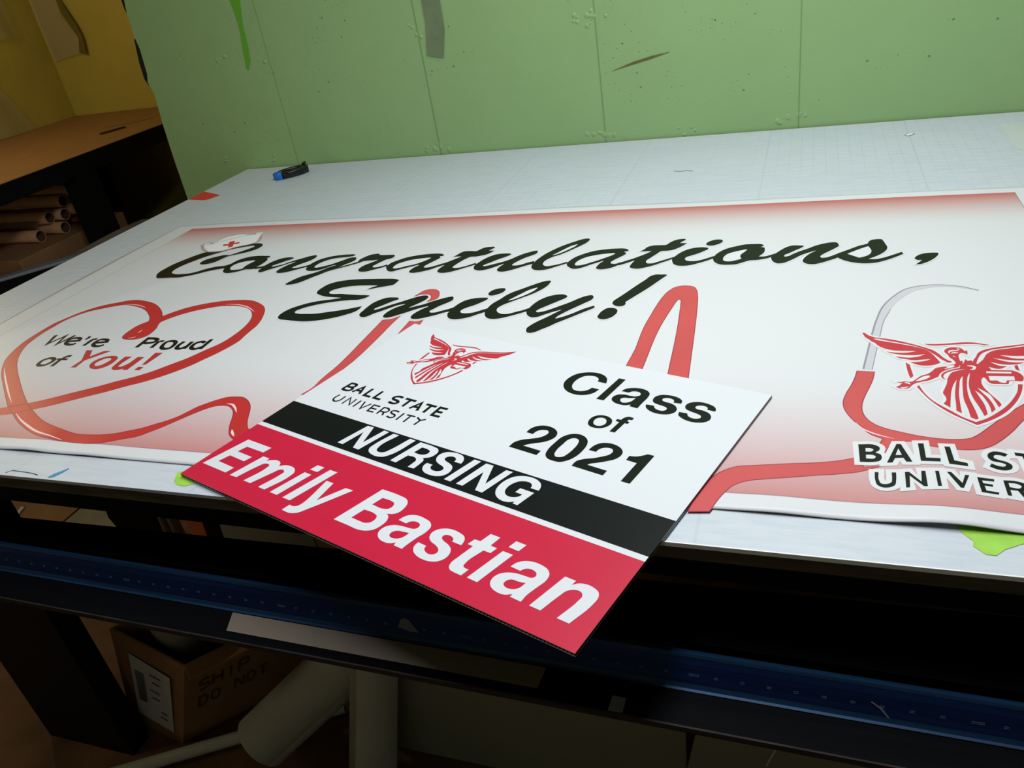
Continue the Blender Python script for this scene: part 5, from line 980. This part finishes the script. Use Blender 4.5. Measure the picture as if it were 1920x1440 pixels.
for x, y, z, r, c, lab in tubes:
    t = thing('cardboard_tube', lab, 'tube', (x, y, TZ + z), 'cardboard tubes piled under the side bench')
    b = BM(); tube(b, (x, y, TZ+z), (-3.99, y, TZ+z), r, None, 32, .0035, 0, 1); obj('tube_wall', b, [M['kraft' if c == 'kraft' else 'pinktube'], M['kraftin']], t)
b = BM()
prev = None
for i in range(25):
    x = -3.25 - .03*i; dy = .006*math.sin(i*.7); q = (b.verts.new((x, 2.553+dy*.6, TZ-.2735+.003*math.sin(i*.9))), b.verts.new((x, 2.5655, TZ-.258)))
    if prev: b.faces.new((prev[0], q[0], q[1], prev[1]))
    prev = q
ret = bmesh.ops.extrude_face_region(b, geom=list(b.faces)); bmesh.ops.translate(b, verts=[v for v in ret['geom'] if isinstance(v, bmesh.types.BMVert)], vec=(0, -.001, .0012))
obj('torn_wrapper', b, M['stripgrey'], label='torn pale paper wrapper lying along the cardboard tubes', cat='paper', base=(-3.6, 2.57, TZ-.27))
# grey sheets heaped between bench and table
def heap(poly, z0, z1, mt, label, name='sheet_stack', cat='sheets'):
    b = BM(); slab(b, poly, z0, z1)
    return obj(name, b, mt, label=label, cat=cat, base=(sum(q[0] for q in poly)/len(poly), sum(q[1] for q in poly)/len(poly), z0))
heap([(-3.075, 2.90), (-2.35, 2.78), (-2.30, 2.50), (-2.86, 2.50), (-2.93, 2.573), (-3.05, 2.573)] if False else [(-2.925, 2.80), (-2.28, 2.74), (-2.30, 2.64), (-2.70, 2.64), (-2.925, 2.37)], 0.002, TZ-.372, M['greysheet'], 'tall grey stack of sheet material between the side bench and the table')
b = BM(); prev = None
for i in range(15):
    row = []
    for j in range(9):
        u, v = i/14, j/8
        x = -2.925 + .615*u; ylo = max(2.37, min(2.66, 1.80 + (x+3.33)*1.194 + .055)); y = ylo + (2.83-ylo)*v
        if x < -2.925: y = min(y, 2.565)
        row.append(b.verts.new((x, y, TZ-.352 + .010*math.sin(3*u+4*v) + .006*math.sin(9*u-5*v))))
    if prev:
        for j in range(8): b.faces.new((prev[j], row[j], row[j+1], prev[j+1])).smooth = True
    prev = row
obj('grey_film_sheet', b, M['greysheet'], label='crumpled grey sheet draped over the tall stack beside the tubes', cat='sheet', base=(-2.7, 2.5, TZ-.35))
heap([(-3.16, 2.07), (-2.96, 2.31), (-2.96, 2.36), (-3.085, 2.45), (-3.09, 2.27), (-3.22, 2.27), (-3.22, 2.07)], .002, TZ-.43, M['speckle'], 'speckled blue-grey foam block in front of the cardboard tubes', 'foam_block', 'foam')
# black board with silver edge
A1, A2 = Vector((-3.33, 1.80)), Vector((-2.66, 2.60)); d_ = (A2-A1).normalized(); nn_ = Vector((d_.y, -d_.x))
bd = thing('edged_board', 'tall black board with a silver-grey top edge standing beside the table', 'board', ((A1.x+A2.x)/2, (A1.y+A2.y)/2, 0))
def bq(s, w_, z): q = A1 + d_*s + nn_*w_; return (q.x, q.y, z)
Lb = (A2-A1).length
b = BM(); hexa(b, [bq(0, 0, .002), bq(Lb, 0, .002), bq(Lb, .045, .002), bq(0, .045, .002), bq(0, 0, TZ-.352), bq(Lb, 0, TZ-.352), bq(Lb, .045, TZ-.352), bq(0, .045, TZ-.352)]); bmesh.ops.recalc_face_normals(b, faces=b.faces); obj('panel', b, M['bandblack'], bd)
b = BM(); hexa(b, [bq(-.002, -.002, TZ-.3518), bq(Lb+.002, -.002, TZ-.3518), bq(Lb+.002, .047, TZ-.3518), bq(-.002, .047, TZ-.3518), bq(-.002, -.002, TZ-.340), bq(Lb+.002, -.002, TZ-.340), bq(Lb+.002, .047, TZ-.340), bq(-.002, .047, TZ-.340)]); bmesh.ops.recalc_face_normals(b, faces=b.faces); bmesh.ops.bevel(b, geom=list(b.edges), offset=.003, segments=2, affect='EDGES'); obj('edge_cap', b, M['silver'], bd, label='silver-grey edge')

# plastic film hanging on the ochre walls
def film(name, label, P_, mt, cat='plastic film'):
    """P_ = rows of 3-D points; gives a thin wavy sheet"""
    b = BM(); rows = [[b.verts.new(q) for q in r] for r in P_]
    for r0, r1 in zip(rows, rows[1:]):
        for i in range(len(r0)-1): b.faces.new((r0[i], r0[i+1], r1[i+1], r1[i])).smooth = True
    c = P_[0][0]; return obj(name, b, mt, label=label, cat=cat, base=c)
def drape(ya, yb, za, zb, x0, amp, n=26, m_=10, pinch=None):
    rows = []
    for j in range(m_+1):
        v = j/m_; z = za + (zb-za)*v; row = []
        for i in range(n+1):
            u = i/n; k = 1 if pinch is None else pinch(v)
            y = ya + (yb-ya)*(.5 + (u-.5)*k)
            row.append((x0 + amp*(.4+.6*(1-v))*(1+math.sin(u*17+v*2.3)*.6+math.sin(u*7-v*3)*.4), y, z))
        rows.append(row)
    return rows
film('plastic_sheet', 'wide crumpled clear plastic sheet hanging down the left ochre wall onto the bench', drape(2.55, 3.42, TZ+.004, TZ+.44, -4.045, .028, pinch=lambda v: 1-.45*v), M['film'])
film('plastic_sheet', 'upper clear plastic sheet hanging high on the left ochre wall', drape(3.05, 3.55, TZ+.46, TZ+1.0, -4.045, .022), M['film'])
b = BM(); vslab(b, [(-4.04, TZ+.30), (-3.825, TZ+.325), (-3.80, TZ+.41), (-3.86, TZ+.52), (-3.84, TZ+.72), (-4.04, TZ+.75)], 3.722, 3.7235); obj('plastic_sheet', b, M['film'], label='flat clear plastic sheet on the rear ochre wall', cat='plastic film', base=(-3.9, 3.72, TZ+.4))
b = BM(); vslab(b, [(-3.85, TZ+.60), (-3.825, TZ+.60), (-3.775, TZ+.46), (-3.765, TZ+.40), (-3.782, TZ+.312), (-3.83, TZ+.328), (-3.795, TZ+.40), (-3.845, TZ+.53)], 3.719, 3.7205); obj('wall_tape_or_shadow', b, M['oliveshadow'], label='crooked olive strip, painted shadow gap on the rear ochre wall', cat='tape', base=(-3.8, 3.72, TZ+.45))  # shadow gap beside the film, painted as an olive strip
